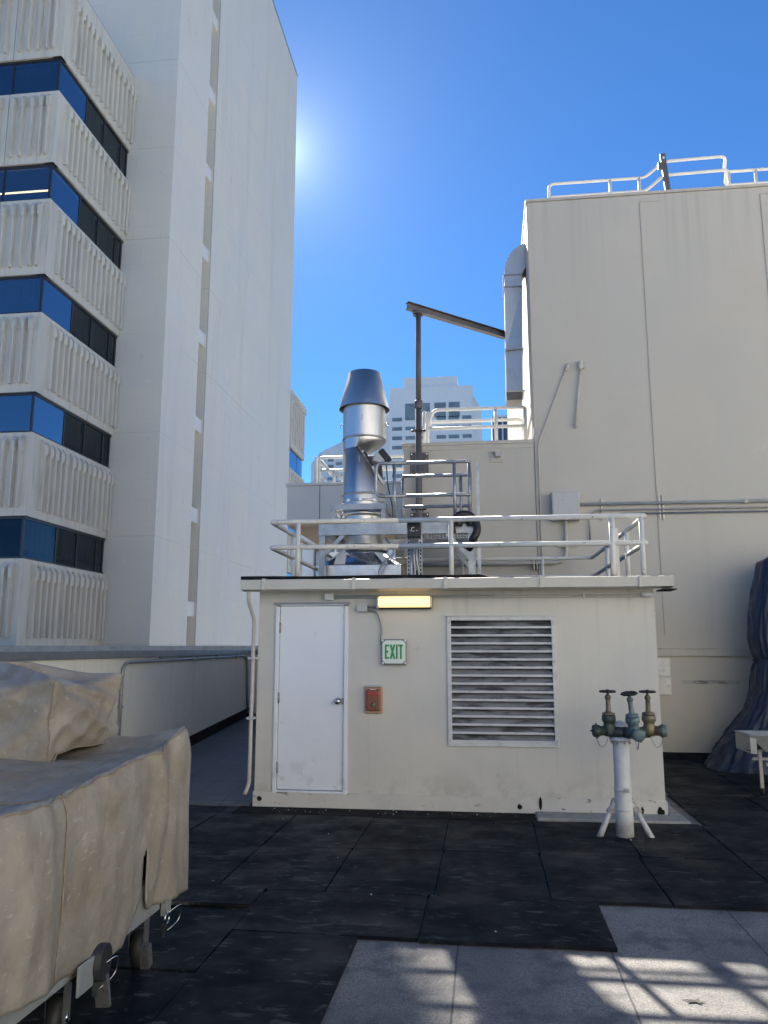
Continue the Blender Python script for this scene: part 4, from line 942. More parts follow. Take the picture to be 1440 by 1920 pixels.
# ------------------------------------------------------------------ standpipe with three hose valves
sp_ = thing('fire_standpipe', 'white fire standpipe with three green bronze hose valves', 'standpipe', (1.28, -.96, 0))
PX, PY = 1.275, -.96
g = MB().lathe([(.083, 0), (.083, .24), (.079, .26), (.079, .43), (.077, .45), (.076, .90)], (PX, PY, -.02), 32); g.build('riser', m_riser, sp_)
MB().lathe([(.077, 0), (.105, .015), (.105, .035), (.08, .045)], (PX, PY, .865), 28).build('flange', m_riser, sp_)
for k in range(8): MB().lathe([(.009, 0), (.009, .014), (.005, .018)], (PX + .092 * math.cos(k * .785 + .3), PY + .092 * math.sin(k * .785 + .3), .848), 6).build('bolt', m_pipe_dirty, sp_)
MB().lathe([(.078, 0), (.078, .08), (.06, .13), (.0, .15)], (PX + .01, PY + .05, .91), 24).build('dome', m_riser, sp_)
g = MB().lathe([(.083, 0), (.085, .004), (.085, .016), (.083, .02)], (PX, PY, .235), 32, caps=False); g.build('ring', m_riser, sp_)
g = MB().lathe([(.080, 0), (.083, .004), (.083, .028), (.080, .032)], (PX, PY, .41), 32, caps=False); g.box(PX + .0, PX + .05, PY - .105, PY - .078, .408, .445); g.build('strap', m_riser, sp_)
MB().box(PX + .012, PX + .036, PY - .112, PY - .1055, .41, .442).build('buckle', m_steel, sp_)
for s in (-1, 1):
    a = Vector((PX + s * .115, PY + .02, .24)); b = Vector((PX + s * .245, PY - .03, -.02))
    lg = MB().tube([a, (a + b) / 2, b], .021, 12, r1=.03).build('leg', m_riser, sp_)
    g = MB().lathe([(.028, -.03), (.034, -.02), (.034, .0), (.026, .01), (.026, .06), (.032, .065), (.032, .10)], a, 10, (a - b)); g.build('clevis', m_pipe_dirty, lg)
    MB().box(a.x - .012 - s * .03, a.x + .012 - s * .03, a.y - .02, a.y + .02, .255, .30).build('lug', m_riser, lg)
    MB().lathe([(.038, 0), (.038, .018)], a + (b - a).normalized() * .02, 12, (b - a)).build('nut', m_pipe_dirty, lg)
def valve(top, bot, out, body_m, upper_m, lab):
    """top/bot: ends of the spindle axis, out: outlet direction"""
    top = Vector(top); bot = Vector(bot); ax = (top - bot).normalized(); H = (top - bot).length; out = Vector(out).normalized()
    v = MB().lathe([(.045, -.03), (.060, 0), (.060, .055), (.050, .075), (.054, .10), (.066, .115), (.066, .155), (.052, .17)], bot, 20, ax).build('valve', body_m, sp_)
    if lab: v['label'] = lab
    MB().lathe([(.060, .165), (.060, .188), (.034, .195), (.030, .20), (.025, .21), (.022, .31), (.021, H - .075), (.030, H - .07), (.030, H - .045), (.018, H - .035), (.012, H - .03), (.012, H - .005)], bot, 16, ax).build('bonnet', upper_m, v)
    g = MB(); u = ax.cross(Vector((0, 1, 0))).normalized(); w2 = ax.cross(u)
    pts = [top + (u * math.cos(t) + w2 * math.sin(t)) * (.066 + .004 * math.cos(t * 9)) for t in [2 * math.pi * k / 54 for k in range(54)]]
    g.tube(pts, .0115, 8, closed=True)
    for k in range(5):
        t = 2 * math.pi * k / 5; g.tube([top, top + (u * math.cos(t) + w2 * math.sin(t)) * .066], .008, 6)
    g.lathe([(.018, -.012), (.018, .014), (.008, .02)], top, 12, ax); g.build('handwheel', m_wheel, v)
    o0 = bot + ax * .02
    MB().lathe([(.046, .02), (.046, .085), (.052, .09), (.052, .10)], o0, 20, out).build('outlet', body_m, v)
    cp = MB().lathe([(.056, .10), (.058, .108), (.058, .15), (.050, .158), (.02, .160)], o0, 20, out)
    e = o0 + out * .16
    cp.beam(e - Vector((.02, 0, 0)), e + Vector((.02, 0, 0)) if abs(out.x) < .5 else e + Vector((0, .02, 0)), .012, .012)
    for k in range(4):
        t = 2 * math.pi * k / 4 + .4; q = out.cross(Vector((0, 0, 1))).normalized(); q2 = out.cross(q)
        d_ = q * math.cos(t) + q2 * math.sin(t); cp.beam(o0 + out * .12 + d_ * .055, o0 + out * .12 + d_ * .072, .014, .02)
    cp.build('cap', m_bronze_blue if body_m is not m_bronze else m_bronze, v)
    a = o0 + out * .13 - Vector((0, 0, .055)); b = bot - ax * .03 + out * .01
    pts = []
    for k in range(13):
        t = k / 12; p = a.lerp(b, t); p.z -= .40 * t * (1 - t) * (1 if abs(out.x) > .5 else .9); pts.append(p)
    MB().tube(pts, .0045, 6).build('chain', m_steel, v)
valve((1.170, PY - .02, 1.335), (1.170, PY - .02, .945), (-1, -.12, 0), m_bronze, m_brass, 'dark hose valve with its capped outlet facing left')
valve((1.345, PY - .18, 1.325), (1.385, PY - .12, .945), (.12, -1, -.12), m_bronze_blue, m_bronze_blue, 'blue-green hose valve with its capped outlet facing forward')
valve((1.545, PY - .01, 1.335), (1.545, PY - .01, .95), (1, -.1, 0), m_brass, m_brass, 'brassy hose valve with its capped outlet facing right')
g = MB().tube([(1.17, PY - .02, .955), (1.285, PY - .02, .95), (1.545, PY - .01, .955)], .052, 16)
g.tube([(1.30, PY + .02, .95), (1.39, PY - .16, .955)], .054, 16); g.build('manifold', m_bronze, sp_)

# ------------------------------------------------------------------ covered cart at left
ct = thing('equipment_cart', 'steel wheeled cart mostly hidden under a tan tarpaulin', 'cart', (-2.5, -5.5, 0))
for x in (-1.83, -3.15): 
    g = MB().box(x - .025, x + .025, -7.6, -4.42, .335, .52); g.build('side_rail', m_cartrail, ct, bevel=.004)
MB().box(-3.12, -1.86, -4.47, -4.42, .34, .515).build('end_rail', m_cartrail, ct)
MB().box(-3.10, -1.90, -7.5, -4.5, .48, .98).build('machine_body', m_black, ct)
MB().box(-1.80, -1.765, -4.60, -4.53, .30, .42).build('corner_post', m_cartrail, ct, bevel=.004)
for (x, y) in ((-1.96, -4.50), (-1.96, -5.36), (-3.05, -4.5), (-3.05, -5.36), (-1.96, -6.6), (-3.05, -6.6)):
    w_ = MB().lathe([(.02, -.03), (.085, -.03), (.10, -.02), (.10, .02), (.085, .03), (.02, .03)], (x, y, .1), 28, (1, .25, 0)).build('caster', m_rubber, ct)
    g = MB().box(x - .045, x - .038, y - .03, y + .03, .08, .33); g.box(x + .040, x + .047, y - .03, y + .03, .08, .33); g.box(x - .05, x + .05, y - .05, y + .05, .32, .335); g.build('fork', m_steel, w_)
    MB().lathe([(.02, -.05), (.02, .05)], (x, y, .1), 10, (1, .25, 0)).build('hub', m_chrome, w_)
g = MB().lathe([(.075, 0), (.078, .01), (.078, .2)], (-1.93, -5.40, .35), 24, (1, .12, 0)); g.build('bumper_roller', m_rubber, ct)
MB().box(-1.768, -1.755, -5.58, -5.44, .275, .40).build('bracket_plate', m_cartrail, ct, bevel=.006)
MB().beam((-1.76, -5.36, .29), (-1.75, -5.34, .15), .065, .02, (0, 1, 0)).build('hanging_plate', m_steel, ct)
MB().beam((-1.78, -4.83, .23), (-1.78, -4.80, .12), .045, .05, (0, 1, 0)).build('jack_foot', m_steel, ct)
for (y, z) in ((-5.40, .31), (-4.62, .30)):
    g = MB(); g.tube([(-1.752, y + .03 * math.cos(a), z + .03 * math.sin(a)) for a in [2 * math.pi * k / 16 for k in range(16)]], .005, 6, closed=True)
    g.tube(fillet([(-1.755, y, z + .02), (-1.70, y + .09, z + .06), (-1.72, y + .11, z - .04), (-1.755, y + .02, z - .07)], .05), .003, 5)
    g.beam((-1.76, y - .01, z - .09), (-1.76, y - .01, z - .03), .02, .025); g.build('latch_pin', m_chrome, ct)

def nz(*p): return mnoise.noise(p)
def lerp_tab(t, tab):
    if t <= tab[0][0]: return tab[0][1]
    for (a, va), (b, vb) in zip(tab, tab[1:]):
        if t <= b: return va + (vb - va) * (t - a) / (b - a)
    return tab[-1][1]
TOPZ = [(-8, 1.13), (-6.26, 1.15), (-5.73, 1.14), (-5.16, 1.19), (-4.75, 1.20), (-4.50, 1.235), (-4.33, 1.29), (-4.24, 1.255)]
HEM = [(-8, .42), (-6.16, .44), (-5.73, .385), (-5.25, .33), (-5.12, .33), (-4.95, .45), (-4.88, .50), (-4.82, .40), (-4.45, .36), (-4.24, .34)]
def tarp_pt(s, y, farness=0):
    """s 0..1 right side from hem to crest, 1..2 top to the left"""
    zt = lerp_tab(y, TOPZ); zh = lerp_tab(y, HEM); xr = -1.75
    if s <= 1:
        t = s; z = zh + (zt - zh) * t
        x = xr - .035 * max(0, (t - .8) / .2) ** 2 + .020 * math.sin(t * 3.0) * nz(y * .9, 2, 1) * 2
        fold = .040 * nz(y * 2.1, z * .55, 4) + .02 * (1 - 2 * abs(nz(y * 3.3 + z * .5, z * .6, 14))) - .01 + .018 * nz(y * 4.3 + z * .8, z * 1.1, 8) + .008 * nz(y * 10, z * 4, 2)
        fold += .03 * math.exp(-((y + 4.75 + .35 * (z - 1.1)) / .07) ** 2) * (.3 + t) - .03 * math.exp(-((y + 4.52 - .22 * (z - 1.2)) / .06) ** 2)
        x += fold - .02 * (1 - t)
        return (x, y + .012 * nz(y, z * 2, 7), z)
    t = s - 1; x = xr - .05 - 1.65 * t
    ridge = math.exp(-(t / .10) ** 2)
    z = zt - .015 - .045 * (1 - ridge) * (1 if y > -4.9 else .6) + .035 * max(0, math.sin((y + 4.2) * 1.3 + t * 4)) * t
    z += .018 * nz(x * 2.2, y * 2.2, 5) + .008 * nz(x * 6, y * 6, 3) + .012 * nz(x * 3 + y * 4, y - x, 11)
    z += .05 * max(0, 1 - abs(y + 5.35) / .5) * max(0, min(1, (t - .2) / .3))
    return (x, y, z)
tp = thing('tarpaulin', 'dirty tan canvas tarpaulin with seams draped over the cart', 'tarpaulin', (-2.5, -5.5, .4))
g = MB(); NY = 130; NS1, NS2 = 44, 46
ss = [i / NS1 for i in range(NS1)] + [1 + i / NS2 for i in range(NS2 + 1)]
Y0, Y1 = -7.4, -4.245
grid = []
for j in range(NY + 1):
    y = Y0 + (Y1 - Y0) * j / NY
    grid.append([tarp_pt(s, y) for s in ss])
vs = [p for row in grid for p in row]; ns = len(ss); fs = []
for j in range(NY):
    y = Y0 + (Y1 - Y0) * (j + .5) / NY
    for i in range(ns - 1):
        zc = grid[j][i][2]
        if ss[i] < .30 and abs(y + 4.885 - (ss[i]) * .06) < .018 + .02 * (.30 - ss[i]): continue   # the slit
        fs.append((j * ns + i, (j + 1) * ns + i, (j + 1) * ns + i + 1, j * ns + i + 1))
g._add(vs, fs, True)
# far end and left side
rowN = grid[-1]; base = len(g.v)
far = []
for i in range(ns):
    p = rowN[i]; far.append([(p[0], p[1] + .02 * (k > 0) + .02 * nz(p[0] * 4, k, 2), p[2] + (min(p[2], .36) - p[2]) * k / 12) for k in range(13)])
for i in range(NS1 - 1, ns - 1):
    for k in range(12): g.face([far[i][k], far[i + 1][k], far[i + 1][k + 1], far[i][k + 1]], True)
for j in range(NY):
    a, b = grid[j][-1], grid[j + 1][-1]; g.face([a, b, (b[0], b[1], .4), (a[0], a[1], .4)], True)
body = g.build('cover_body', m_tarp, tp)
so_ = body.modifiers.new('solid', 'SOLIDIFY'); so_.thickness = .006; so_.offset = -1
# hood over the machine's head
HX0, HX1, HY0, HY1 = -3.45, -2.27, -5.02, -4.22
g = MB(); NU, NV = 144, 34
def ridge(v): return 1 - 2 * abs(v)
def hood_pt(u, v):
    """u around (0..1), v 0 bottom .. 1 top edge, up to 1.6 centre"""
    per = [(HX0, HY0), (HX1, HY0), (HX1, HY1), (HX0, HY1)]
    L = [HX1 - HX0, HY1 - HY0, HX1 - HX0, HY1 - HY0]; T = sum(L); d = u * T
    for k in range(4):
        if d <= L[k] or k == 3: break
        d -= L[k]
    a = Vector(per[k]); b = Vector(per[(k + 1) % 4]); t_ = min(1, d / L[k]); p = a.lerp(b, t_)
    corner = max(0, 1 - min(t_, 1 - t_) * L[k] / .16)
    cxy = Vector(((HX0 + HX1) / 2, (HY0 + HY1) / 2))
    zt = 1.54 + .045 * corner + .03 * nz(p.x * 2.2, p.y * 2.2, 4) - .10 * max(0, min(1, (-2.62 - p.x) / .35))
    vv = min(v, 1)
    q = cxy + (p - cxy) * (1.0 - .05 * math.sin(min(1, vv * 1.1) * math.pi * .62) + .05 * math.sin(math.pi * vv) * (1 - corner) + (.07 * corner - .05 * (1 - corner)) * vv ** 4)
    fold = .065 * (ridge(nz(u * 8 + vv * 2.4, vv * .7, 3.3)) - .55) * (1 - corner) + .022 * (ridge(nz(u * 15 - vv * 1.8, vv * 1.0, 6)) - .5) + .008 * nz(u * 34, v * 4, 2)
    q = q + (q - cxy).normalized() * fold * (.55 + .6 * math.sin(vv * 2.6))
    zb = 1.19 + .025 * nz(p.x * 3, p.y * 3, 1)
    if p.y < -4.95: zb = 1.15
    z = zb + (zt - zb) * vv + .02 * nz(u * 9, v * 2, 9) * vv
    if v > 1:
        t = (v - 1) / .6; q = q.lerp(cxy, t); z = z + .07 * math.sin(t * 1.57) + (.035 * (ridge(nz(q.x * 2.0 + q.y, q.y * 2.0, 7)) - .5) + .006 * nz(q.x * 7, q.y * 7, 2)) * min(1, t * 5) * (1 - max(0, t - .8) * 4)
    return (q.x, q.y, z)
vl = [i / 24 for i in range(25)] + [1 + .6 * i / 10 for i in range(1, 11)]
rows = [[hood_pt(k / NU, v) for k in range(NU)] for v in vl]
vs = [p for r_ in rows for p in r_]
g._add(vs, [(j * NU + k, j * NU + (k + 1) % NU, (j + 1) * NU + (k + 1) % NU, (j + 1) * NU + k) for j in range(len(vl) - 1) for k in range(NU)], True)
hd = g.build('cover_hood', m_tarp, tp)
# seams
def out(p, n): return tuple(Vector(p) + Vector(n))
seams = []
seams.append([out(tarp_pt(.02 + .98 * k / 40, -5.735 + .012 * nz(k * .3, 1, 1)), (.004, 0, 0)) for k in range(41)])
seams.append([out(tarp_pt(.985 - .02 * abs(nz(k * .2, 3, 3)), -7.3 + (3.0) * k / 80), (.003, 0, .006)) for k in range(81)])
seams.append([out(tarp_pt(1.02 + .9 * k / 50, -5.735 - .15 * k / 50), (0, 0, .004)) for k in range(51)])
for p in seams: MB().tube(p, .0045, 6).build('seam', m_seam, body)
TU = 2 * ((HX1 - HX0) + (HY1 - HY0))
for u0 in ((HX1 - HX0) / TU, (HX1 - HX0 - .40) / TU):
    p = []
    for k in range(25):
        q = Vector(hood_pt(u0, k / 24 * .99)); q += Vector((.004, -.006, 0)); p.append(q)
    MB().tube(p, .0055, 6).build('piping', m_seam, hd)
p = [Vector(hood_pt((k / 60) * ((HX1 - HX0) + (HY1 - HY0)) / TU, .015)) + Vector((.006, -.006, 0)) for k in range(61)]
MB().tube(p, .006, 6).build('hem', m_seam, hd)

# ------------------------------------------------------------------ blue tarp bundle and white trough cart at right
tb = thing('covered_stack', 'tall bundle wrapped in wrinkled dark blue tarp against the beige wall', 'tarp bundle', (4.9, 3.7, 0))
prof = [(-.02, 3.27), (.10, 3.33), (.3, 3.46), (.6, 3.70), (.85, 3.88), (1.1, 3.98), (1.3, 4.0), (1.48, 4.03), (1.62, 4.05), (1.9, 4.0), (2.27, 4.04), (2.7, 4.13), (3.07, 4.23), (3.2, 4.5), (3.25, 4.9)]
g = MB(); NA, NZ = 180, 90; rows = []
for j in range(NZ + 1):
    z = prof[0][0] + (prof[-1][0] - prof[0][0]) * j / NZ
    xl = lerp_tab(z, prof); row = []
    for k in range(NA):
        a = 2 * math.pi * k / NA; rx = 5.0 - xl; ry = .42 + .28 * max(0, (1.0 - z)) * .9
        lowf = max(0, min(1, (1.5 - z) / .8))
        q = 1 + .025 * nz(math.cos(a) * 4, math.sin(a) * 4, z * .7) + .03 * (1 - 2 * abs(nz(math.cos(a) * 7, math.sin(a) * 7, z * .8 + 3))) * (1 - .5 * lowf) - .03 + .05 * lowf * (1 - 2 * abs(nz(math.cos(a) * 9 + z * 2, math.sin(a) * 9, z * 4))) + .012 * nz(math.cos(a) * 20, math.sin(a) * 20, z * 6) + (.011 + .008 * lowf) * (abs(((a * 3.7 + 1.6 * nz(z * .8, a * 2, 2) + .25 * z) % 1) - .5) * 4 - 1)
        q -= .07 * math.exp(-((z - 1.56) / .05) ** 2)
        ca_, sa_ = math.cos(a), math.sin(a); ca_ = math.copysign(abs(ca_) ** .55, ca_); sa_ = math.copysign(abs(sa_) ** .55, sa_)
        row.append((5.0 + rx * ca_ * (1 + (q - 1) * .6), 3.75 + ry * sa_ * (1 + (q - 1) * 1.6), z + .03 * nz(a * 3, z * 3, 1)))
    rows.append(row)
g._add([p for r_ in rows for p in r_], [(j * NA + k, j * NA + (k + 1) % NA, (j + 1) * NA + (k + 1) % NA, (j + 1) * NA + k) for j in range(NZ) for k in range(NA)], True)
g.face(rows[-1]); g.build('tarp', m_bluetarp, tb)
for zr in (1.56, .98):
    rx = 5.0 - lerp_tab(zr, prof)
    MB().tube([(5.0 + (rx + .01) * math.cos(a), 3.75 + (.44 + .05) * math.sin(a), zr + .02 * math.sin(a * 3)) for a in [2 * math.pi * k / 40 for k in range(40)]], .012, 6, closed=True).build('rope', m_bluetarp, tb)

tc = thing('trough_cart', 'pale metal trough on grey steel legs at the right edge', 'trough cart', (3.5, 1.2, 0))
g = MB(); a0, a1, b0, b1 = 3.03, 4.10, .95, 1.55
rim = [(a0, b0, .745), (a1, b0, .745), (a1, b1, .745), (a0, b1, .745)]
bot = [(a0 + .22, b0 + .12, .545), (a1 - .12, b0 + .12, .545), (a1 - .12, b1 - .12, .545), (a0 + .22, b1 - .12, .545)]
rin = [(x + (.02 if x < 3.5 else -.02), y + (.02 if y < 1.2 else -.02), .745) for x, y, z in rim]; bin_ = [(x, y, z + .02) for x, y, z in bot]
g._add(rim + bot + rin + bin_, [(0, 1, 5, 4), (1, 2, 6, 5), (2, 3, 7, 6), (3, 0, 4, 7), (4, 5, 6, 7), (8, 9, 13, 12), (9, 10, 14, 13), (10, 11, 15, 14), (11, 8, 12, 15), (12, 13, 14, 15), (0, 1, 9, 8), (1, 2, 10, 9), (2, 3, 11, 10), (3, 0, 8, 11)])
m_tray = mat('dirty_trough_metal', (.36, .37, .375), .5, .3, layers=[('noise', 4, .4, .62, (.27, .28, .285), .8), ('noise', 13, .58, .7, (.15, .145, .14), .6)])
g.build('tray', m_tray, tc, bevel=.004)
MB().box(3.05, 3.12, .97, 1.53, .535, .738).build('end_panel', m_tray, tc)
for x, y in ((3.31, 1.0), (3.95, 1.0), (3.31, 1.5), (3.95, 1.5)):
    l_ = MB().box(x - .02, x + .02, y - .02, y + .02, .06, .545).build('leg', m_steel, tc)
    MB().lathe([(.03, -.018), (.05, -.012), (.05, .012), (.03, .018)], (x, y, .03), 16, (1, 0, 0)).build('caster', m_rubber, l_)
for y in (1.0, 1.5): MB().box(3.22, 3.93, y - .012, y + .012, .40, .43).build('brace', m_galv, tc)
MB().tube([(3.0, .985, .575), (3.2, .985, .575)], .009, 8).build('pull_handle', m_mast, tc)

# ------------------------------------------------------------------ office building on the left
ob = thing('office_building', 'concrete office building with ribbed panels, window bands and blank stair tower', 'building', (-16, 20, -26))
FX, FY, TY = -14.3, 14.0, 19.5
WT = [22.2 + 4.085 * i for i in (0, -1, -2, -3, -4, -5)]          # tops of window bands
WH = 1.36
ROOF = 25.75
inset = .35
# dark core, slabs behind the spandrels, side rooms
g = MB().box(-30, FX - 3.2, FY + 3.2, TY - .05, -25.9, ROOF - .3); g.build('core', m_interior, ob)
slabs = []
for i, zt in enumerate(WT):
    top = ROOF - .12 if i == 0 else WT[i - 1] - WH - .12
    g = MB().box(-30, FX - inset, FY + inset, TY - .02, zt + .10, top); g.build('floor_slab', m_interior, ob)
g = MB().box(-30, FX - inset, FY + inset, TY - .02, -25.9, WT[-1] - WH - .1); g.build('lower_wall', m_fin, ob)
def panel(kind, a0, a1, z0, z1, ribs):
    """precast panel with hooked ribs. kind 'front' -> along x at y=FY ; 'side' -> along y at x=FX"""
    g = MB()
    if kind == 'front': F = lambda a, o, z: (a, FY - o, z)
    else: F = lambda a, o, z: (FX + o, a, z)
    def bx_(a, b, o0, o1, zz0, zz1):
        vs = [F(x, o, z) for z in (zz0, zz1) for o in (o0, o1) for x in (a, b)]
        g._add(vs, [(0, 2, 3, 1), (4, 5, 7, 6), (0, 1, 5, 4), (2, 6, 7, 3), (0, 4, 6, 2), (1, 3, 7, 5)])
    bx_(a0 + .012, a1 - .012, -inset, 0, z0, z1)
    for c in ribs:
        jt = .015 * nz(c * 7, z0, 3)
        rt_, rb_ = (z1 - .22 if z1 < 25 else z1 - .76), z0 + .27 + jt
        sec = [(-.062, 0), (-.048, .12), (-.02, .15), (.018, .15), (.04, .0)]
        n = len(sec)
        vs = [F(c + a, o, rb_) for a, o in sec] + [F(c + a, o, rt_ - .25) for a, o in sec]
        g._add(vs, [tuple(range(n)), tuple(range(n, 2 * n))] + [(i, (i + 1) % n, n + (i + 1) % n, n + i) for i in range(n)])
        # hooked head
        hp = [(0, rt_ + .12), (.07, rt_ + .06), (.19, rt_ - .08), (.195, rt_ - .32), (.17, rt_ - .40), (0, rt_ - .30)]
        m_ = len(hp)
        vs = [F(c - .085, o * .8, z) for o, z in hp] + [F(c + .055, o, z - .03) for o, z in hp]
        g._add(vs, [tuple(range(m_)), tuple(range(m_, 2 * m_))] + [(i, (i + 1) % m_, m_ + (i + 1) % m_, m_ + i) for i in range(m_)])
    return g.build('precast_panel', m_fin, ob)
sideA = [14.62, 14.98, 15.32, 15.66, 15.98]; sideB = [16.44, 16.80, 17.16, 17.53, 17.91, 18.29, 18.68, 19.07, 19.36]
frA = [-15.87, -15.52, -15.16, -14.82, -14.58]
for i, zt in enumerate(WT):
    z1 = ROOF - .08 if i == 0 else WT[i - 1] - WH; z0 = zt
    panel('side', FY, 16.12, z0, z1, sideA); panel('side', 16.12, TY - .01, z0, z1, sideB)
    panel('front', -16.12, FX, z0, z1, frA)
    panel('front', -19.7, -16.12, z0, z1, [-16.40 - .37 * k for k in range(9)])
    panel('front', -26.0, -19.7, z0, z1, [-20.05 - .37 * k for k in range(16)])
MB().box(-26, FX - .02, FY + .02, TY - .01, ROOF - .079, ROOF - .02).build('roof_coping', m_capmetal, ob)
# window bands
gi = .10
for i, zt in enumerate(WT[:5] + [WT[5]]):
    za, zb = zt - WH + .02, zt - .02
    fz = MB(); 
    for (a, b) in ((za - .02, za + .05), (zb - .07, zb + .02)):
        fz.box(-26, FX - gi + .03, FY + gi - .03, FY + gi + .06, a, b); fz.box(FX - gi - .06, FX - gi + .03, FY + gi + .06, TY - .02, a, b)
    for x in (FX - gi - .03, -16.12, -18.0, -19.7, -21.6, -23.5, -25.4): fz.box(x - .035, x + .035, FY + gi - .02, FY + gi + .05, za + .05, zb - .07)
    for y in (16.03, 17.43, 18.86, 19.38): fz.box(FX - gi - .05, FX - gi + .02, y - .04, y + .04, za + .05, zb - .07)
    wf = fz.build('window_band', m_darkframe, ob)
    ed = [FX - gi - .0, -16.12, -18.0, -19.7, -21.6, -23.5, -25.4]
    for b, a in zip(ed, ed[1:]):
        MB()._add([(a + .03, FY + gi, za), (b - .03, FY + gi, za), (b - .03, FY + gi, zb), (a + .03, FY + gi, zb)], [(0, 1, 2, 3)]).build('pane', m_glass if i != 4 else m_glass2, wf)
    ed = [FY + gi, 16.03, 17.43, 18.86, 19.38]
    for a, b in zip(ed, ed[1:]):
        MB()._add([(FX - gi, a + .03, za), (FX - gi, b - .03, za), (FX - gi, b - .03, zb), (FX - gi, a + .03, zb)], [(0, 1, 2, 3)]).build('pane', m_glass if a < 15 and i != 4 else m_glass2, wf)
    bl = .18 if i in (0, 1, 2) else .22
    for a, b in ((16.10, 17.36), (17.50, 18.78), (18.92, 19.32)):
        MB().box(FX - gi - .10, FX - gi - .085, a, b, za + (bl if i > 1 else .02) + .06, zb - .02).build('blind', m_blind, wf)
    if i in (4,): MB().box(FX - gi - .10, FX - gi - .085, FY + .25, 15.9, za + .30, zb - .02).build('blind', m_blind, wf)
    if i == 2: MB().box(-16.0, -14.75, FY + gi + .09, FY + gi + .105, za + .40, zb - .1).build('blind', m_blind, wf)
    if i == 0: MB().box(-16.0, -14.8, FY + gi + .09, FY + gi + .105, za + .85, zb - .2).build('blind', m_blind, wf)
MB().box(-17.4, FX - .45, FY + .55, FY + .60, WT[1] - WH + .66, WT[1] - WH + .70).build('ceiling_light', m_tubelight, ob)
# blank tower with recessed slot
TX, TZ = -12.4, 41.7
g = MB(); g.box(-24, TX, TY, 23.2, -25.9, TZ); g.build('tower_wall', m_tower, ob)
g = MB(); g.box(-24, TX, 24.2, 40, -25.9, TZ); g.build('tower_wall', m_tower, ob)
MB().box(-24, TX - .55, 23.2, 24.2, -25.9, TZ).build('slot_wall', m_slot, ob)
for k in range(8):
    z = 3.07 + 4.085 * k + (.05 if k > 3 else 0)
    MB().box(TX - .55, TX - .10, 23.201, 24.199, z, z + .62).build('spandrel', m_white_block, ob)
g = MB(); g.box(TX - .01, TX + .015, 24.2, 24.26, -10, TZ)
g.build('joint_strip', m_trim, ob)
MB().box(-24.05, TX + .03, TY - .03, 40.03, TZ + .001, TZ + .09).build('tower_coping', m_capmetal, ob)
# rear wing beyond the tower
RXE = -12.35
for za, zb in ((14.68, 18.6), (10.6, 13.3), (6.5, 9.2), (2.4, 5.1), (-2, 1.0)):
    g = MB().box(-20, RXE, 40.05, 44.1, za, zb)
    for y in (40.6, 41.2, 41.8, 42.4, 43.0, 43.6): g.box(RXE, RXE + .10, y - .06, y + .06, za + .4, zb - .3); g.box(RXE, RXE + .2, y - .09, y + .09, zb - .75, zb - .3)
    g.build('precast_panel', m_fin, ob)
for za, zb in ((13.3, 14.68), (9.2, 10.6), (5.1, 6.5), (1.0, 2.4)):
    wf = MB().box(-20, RXE - .2, 40.1, 44.0, za, zb).build('window_band', m_darkframe, ob)
    for a, b in ((40.1, 42.2), (42.3, 43.95)):
        MB()._add([(RXE - .12, a, za), (RXE - .12, b, za), (RXE - .12, b, zb), (RXE - .12, a, zb)], [(0, 1, 2, 3)]).build('pane', m_glass, wf)
# low ledge seen over the parapet
MB().box(-26, -6.0, 12.5, 13.95, -25.9, 1.80).build('podium', m_concrete, ob)

# ------------------------------------------------------------------ distant buildings
ft = thing('office_tower', 'pale stepped office tower far behind the exhaust stack', 'building', (-20, 260, -26))
K = (260 + 9.07) / (300 + 9.07)
def fx(x): return x * K
def fz(z): return 1.75 + (z - 1.75) * K
YF = 260
g = MB()
g.box(fx(-36.8), fx(-2.9), YF, YF + 30, -26, fz(106.4)); g.box(fx(-31.2), fx(-9.0), YF + .5, YF + 29, fz(106.4), fz(110.7))
g.build('wall', m_farwhite, ft)
MB().box(fx(-45.5), fx(-36.8), YF + 4, YF + 30, -26, fz(97.5)).build('side_wing', m_farwhite, ft)
g = MB(); g.prism([(fx(-2.9), fz(103)), (fx(.6), fz(97)), (fx(1.2), -26), (fx(-2.9), -26)], 2, 30, XZ(YF)); g.build('side_wing', m_farwhite, ft)
for x0, x1 in ((-30.3, -25.6), (-24.8, -20.2), (-18.4, -13.8), (-12.6, -8.2)):
    MB().box(fx(x0), fx(x1), YF - .15, YF + .1, fz(92.5 if x0 < -19 else 95.5 - 2.2), fz(99.5)).build('window', m_farglass, ft)
cols = [(-35.6, -31.6), (-30.2, -26.0), (-24.8, -20.4), (-17.6, -13.8), (-12.8, -8.6), (-7.2, -3.6)]
for k in range(12):
    zz = fz(94.3 - k * 3.9 - .6)
    for c_i, (x0, x1) in enumerate(cols):
        if k == 0 and c_i in (1, 2): continue
        MB().box(fx(x0), fx(x1), YF - .15, YF + .1, zz - 1.3, zz).build('window', m_farglass, ft)
    MB().box(fx(-41.5), fx(-39.2), YF + 3.85, YF + 4.1, zz - 1.3, zz).build('window', m_farglass, ft)
fl = thing('office_tower', 'pale blue-grey sloped-top building far left of the exhaust stack', 'building', (-55, 270, -26))
K2 = (270 + 9.07) / (300 + 9.07)
g = MB(); q = lambda x, z: (x * K2, 1.75 + (z - 1.75) * K2)
g.prism([q(-68.9, -20), q(-68.9, 75.5), q(-65.2, 80.3), q(-48, 88.3), q(-40, 88.3), q(-40, -20)], 0, 25, XZ(270)); g.build('wall', m_farpale, fl)
for k in range(5):
    for j in range(4):
        x, z = q(-62 + j * 3.4, 80.5 - k * 2.6 - (3 - j) * 1.0); MB().box(x, x + 2.2, 269.8, 270.1, z - 1.1, z).build('window', m_farglass, fl)
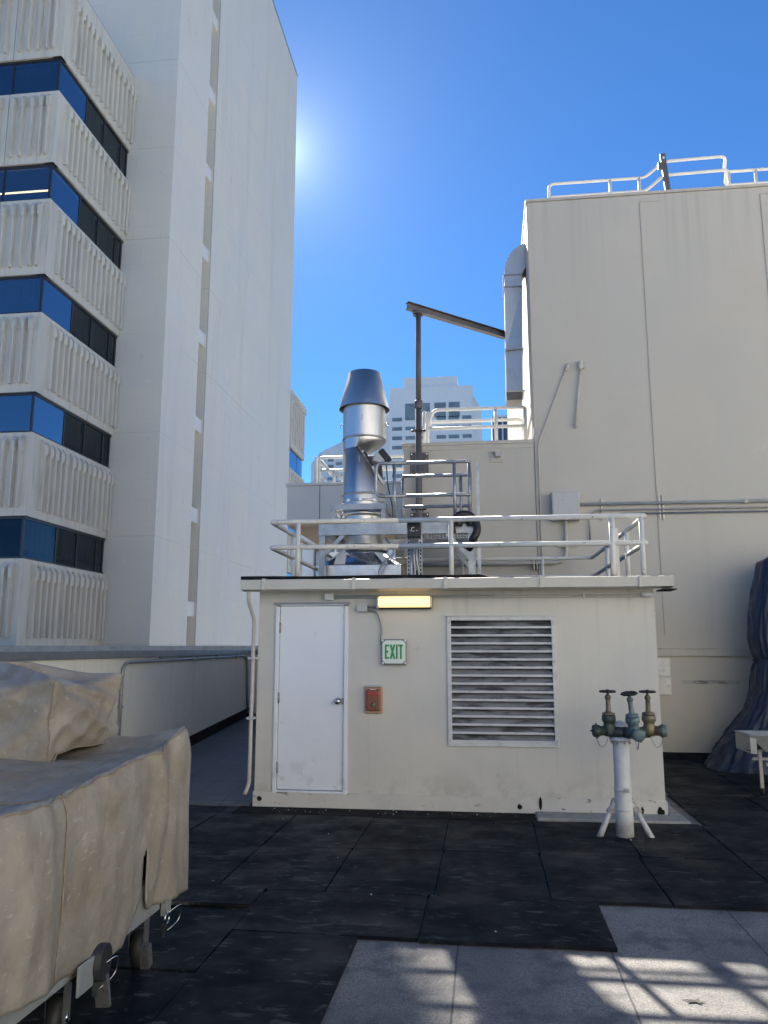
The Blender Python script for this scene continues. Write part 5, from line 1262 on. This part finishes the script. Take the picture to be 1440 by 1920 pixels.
fd = thing('office_tower', 'dark striped high-rise glimpsed far off beside the tall block', 'building', (7, 280, -26))
K3 = (280 + 9.07) / (300 + 9.07)
MB().box(4.5 * K3, 13.0 * K3, 280, 300, -26, 1.75 + 91.6 * K3).build('wall', m_farwhite, fd)
for k in range(4): MB().box((4.9 + k * 2.05) * K3, (6.3 + k * 2.05) * K3, 279.8, 280.1, -20, 1.75 + 90.6 * K3).build('window_stripe', m_fardark, fd)
for nm, x0, x1, y, z1, lab in (('a', -25.2, -22.0, 84, 16.6, 'pale gridded office block low in the gap under the grey annex'), ('b', -21.6, -18.0, 92, 17.6, 'second pale gridded office block right of the first, under the grey annex')):
    fb = thing('office_block', lab, 'building', ((x0 + x1) / 2, y, -26))
    MB().box(x0, x1, y, y + 14, -26, z1).build('wall', m_farwhite, fb)
    for r_ in range(9):
        for c_i in range(4):
            MB().box(x0 + .25 + c_i * .8, x0 + .8 + c_i * .8, y - .1, y + .1, z1 - 1.1 - r_ * 1.25, z1 - .45 - r_ * 1.25).build('window', m_farglass, fb)

# ------------------------------------------------------------------ unseen block added behind the viewer to bounce sunlight onto the shaded walls
bb = thing('apartment_building', 'long cream building added out of view behind the viewer to bounce sunlight', 'building', (24, -16, -26))
bd = Vector((42, 24, 0)).normalized(); bn = Vector((bd.y, -bd.x, 0)); bo = Vector((6, -26, 0))
def bpt(a, b, d): q = bo + bd * a + bn * d; return (q.x, q.y, b)
MB().prism([(-14, -26), (56, -26), (56, 14), (-14, 14)], 0, 15, bpt).build('wall', m_parapet, bb)
MB().prism([(-14.3, 14.01), (56.3, 14.01), (56.3, 14.6), (-14.3, 14.6)], -.3, 15.3, bpt).build('coping', m_trim, bb)
for j in range(4):
    for i in range(11): MB().prism([(-12 + 6.2 * i, 10.4 - 5 * j), (-10 + 6.2 * i, 10.4 - 5 * j), (-10 + 6.2 * i, 12 - 5 * j), (-12 + 6.2 * i, 12 - 5 * j)], -.04, .01, bpt).build('window', m_farglass, bb)

# ------------------------------------------------------------------ small debris
lf = MB(); pl = [(0, 0), (.03, .008), (.05, .03), (.045, 0), (.075, -.01), (.045, -.02), (.05, -.045), (.025, -.02), (-.02, -.03), (-.01, -.005), (-.035, .012)]
lf._add([(1.0 + a, -4.50 + b, -.018 + .012 * nz(a * 30, b * 30, 1)) for a, b in pl] + [(1.0 + a, -4.50 + b, -.0195 + .012 * nz(a * 30, b * 30, 1)) for a, b in pl], [tuple(range(11)), tuple(range(11, 22))] + [(i, (i + 1) % 11, 11 + (i + 1) % 11, 11 + i) for i in range(11)])
tag(lf.build('dry_leaf', m_leaf, loc=(1.0, -4.5, -.02)), 'small dark dry leaf lying on the sunlit roofing', 'leaf')
g = MB()
for k in range(46):
    if k < 38: x = random.uniform(-2.5, 1.6); y = random.uniform(-.30, -.05); z = .004
    else: x = random.uniform(-2.2, 1.9); y = random.uniform(-3.8, -.5); z = .007
    s = random.uniform(.002, .0055); g.box(x - s, x + s * random.uniform(.6, 1.6), y - s, y + s, z, z + s)
o = g.build('debris', m_paper); o['kind'] = 'stuff'; o['label'] = 'pale paint chips scattered over the mats by the shed'
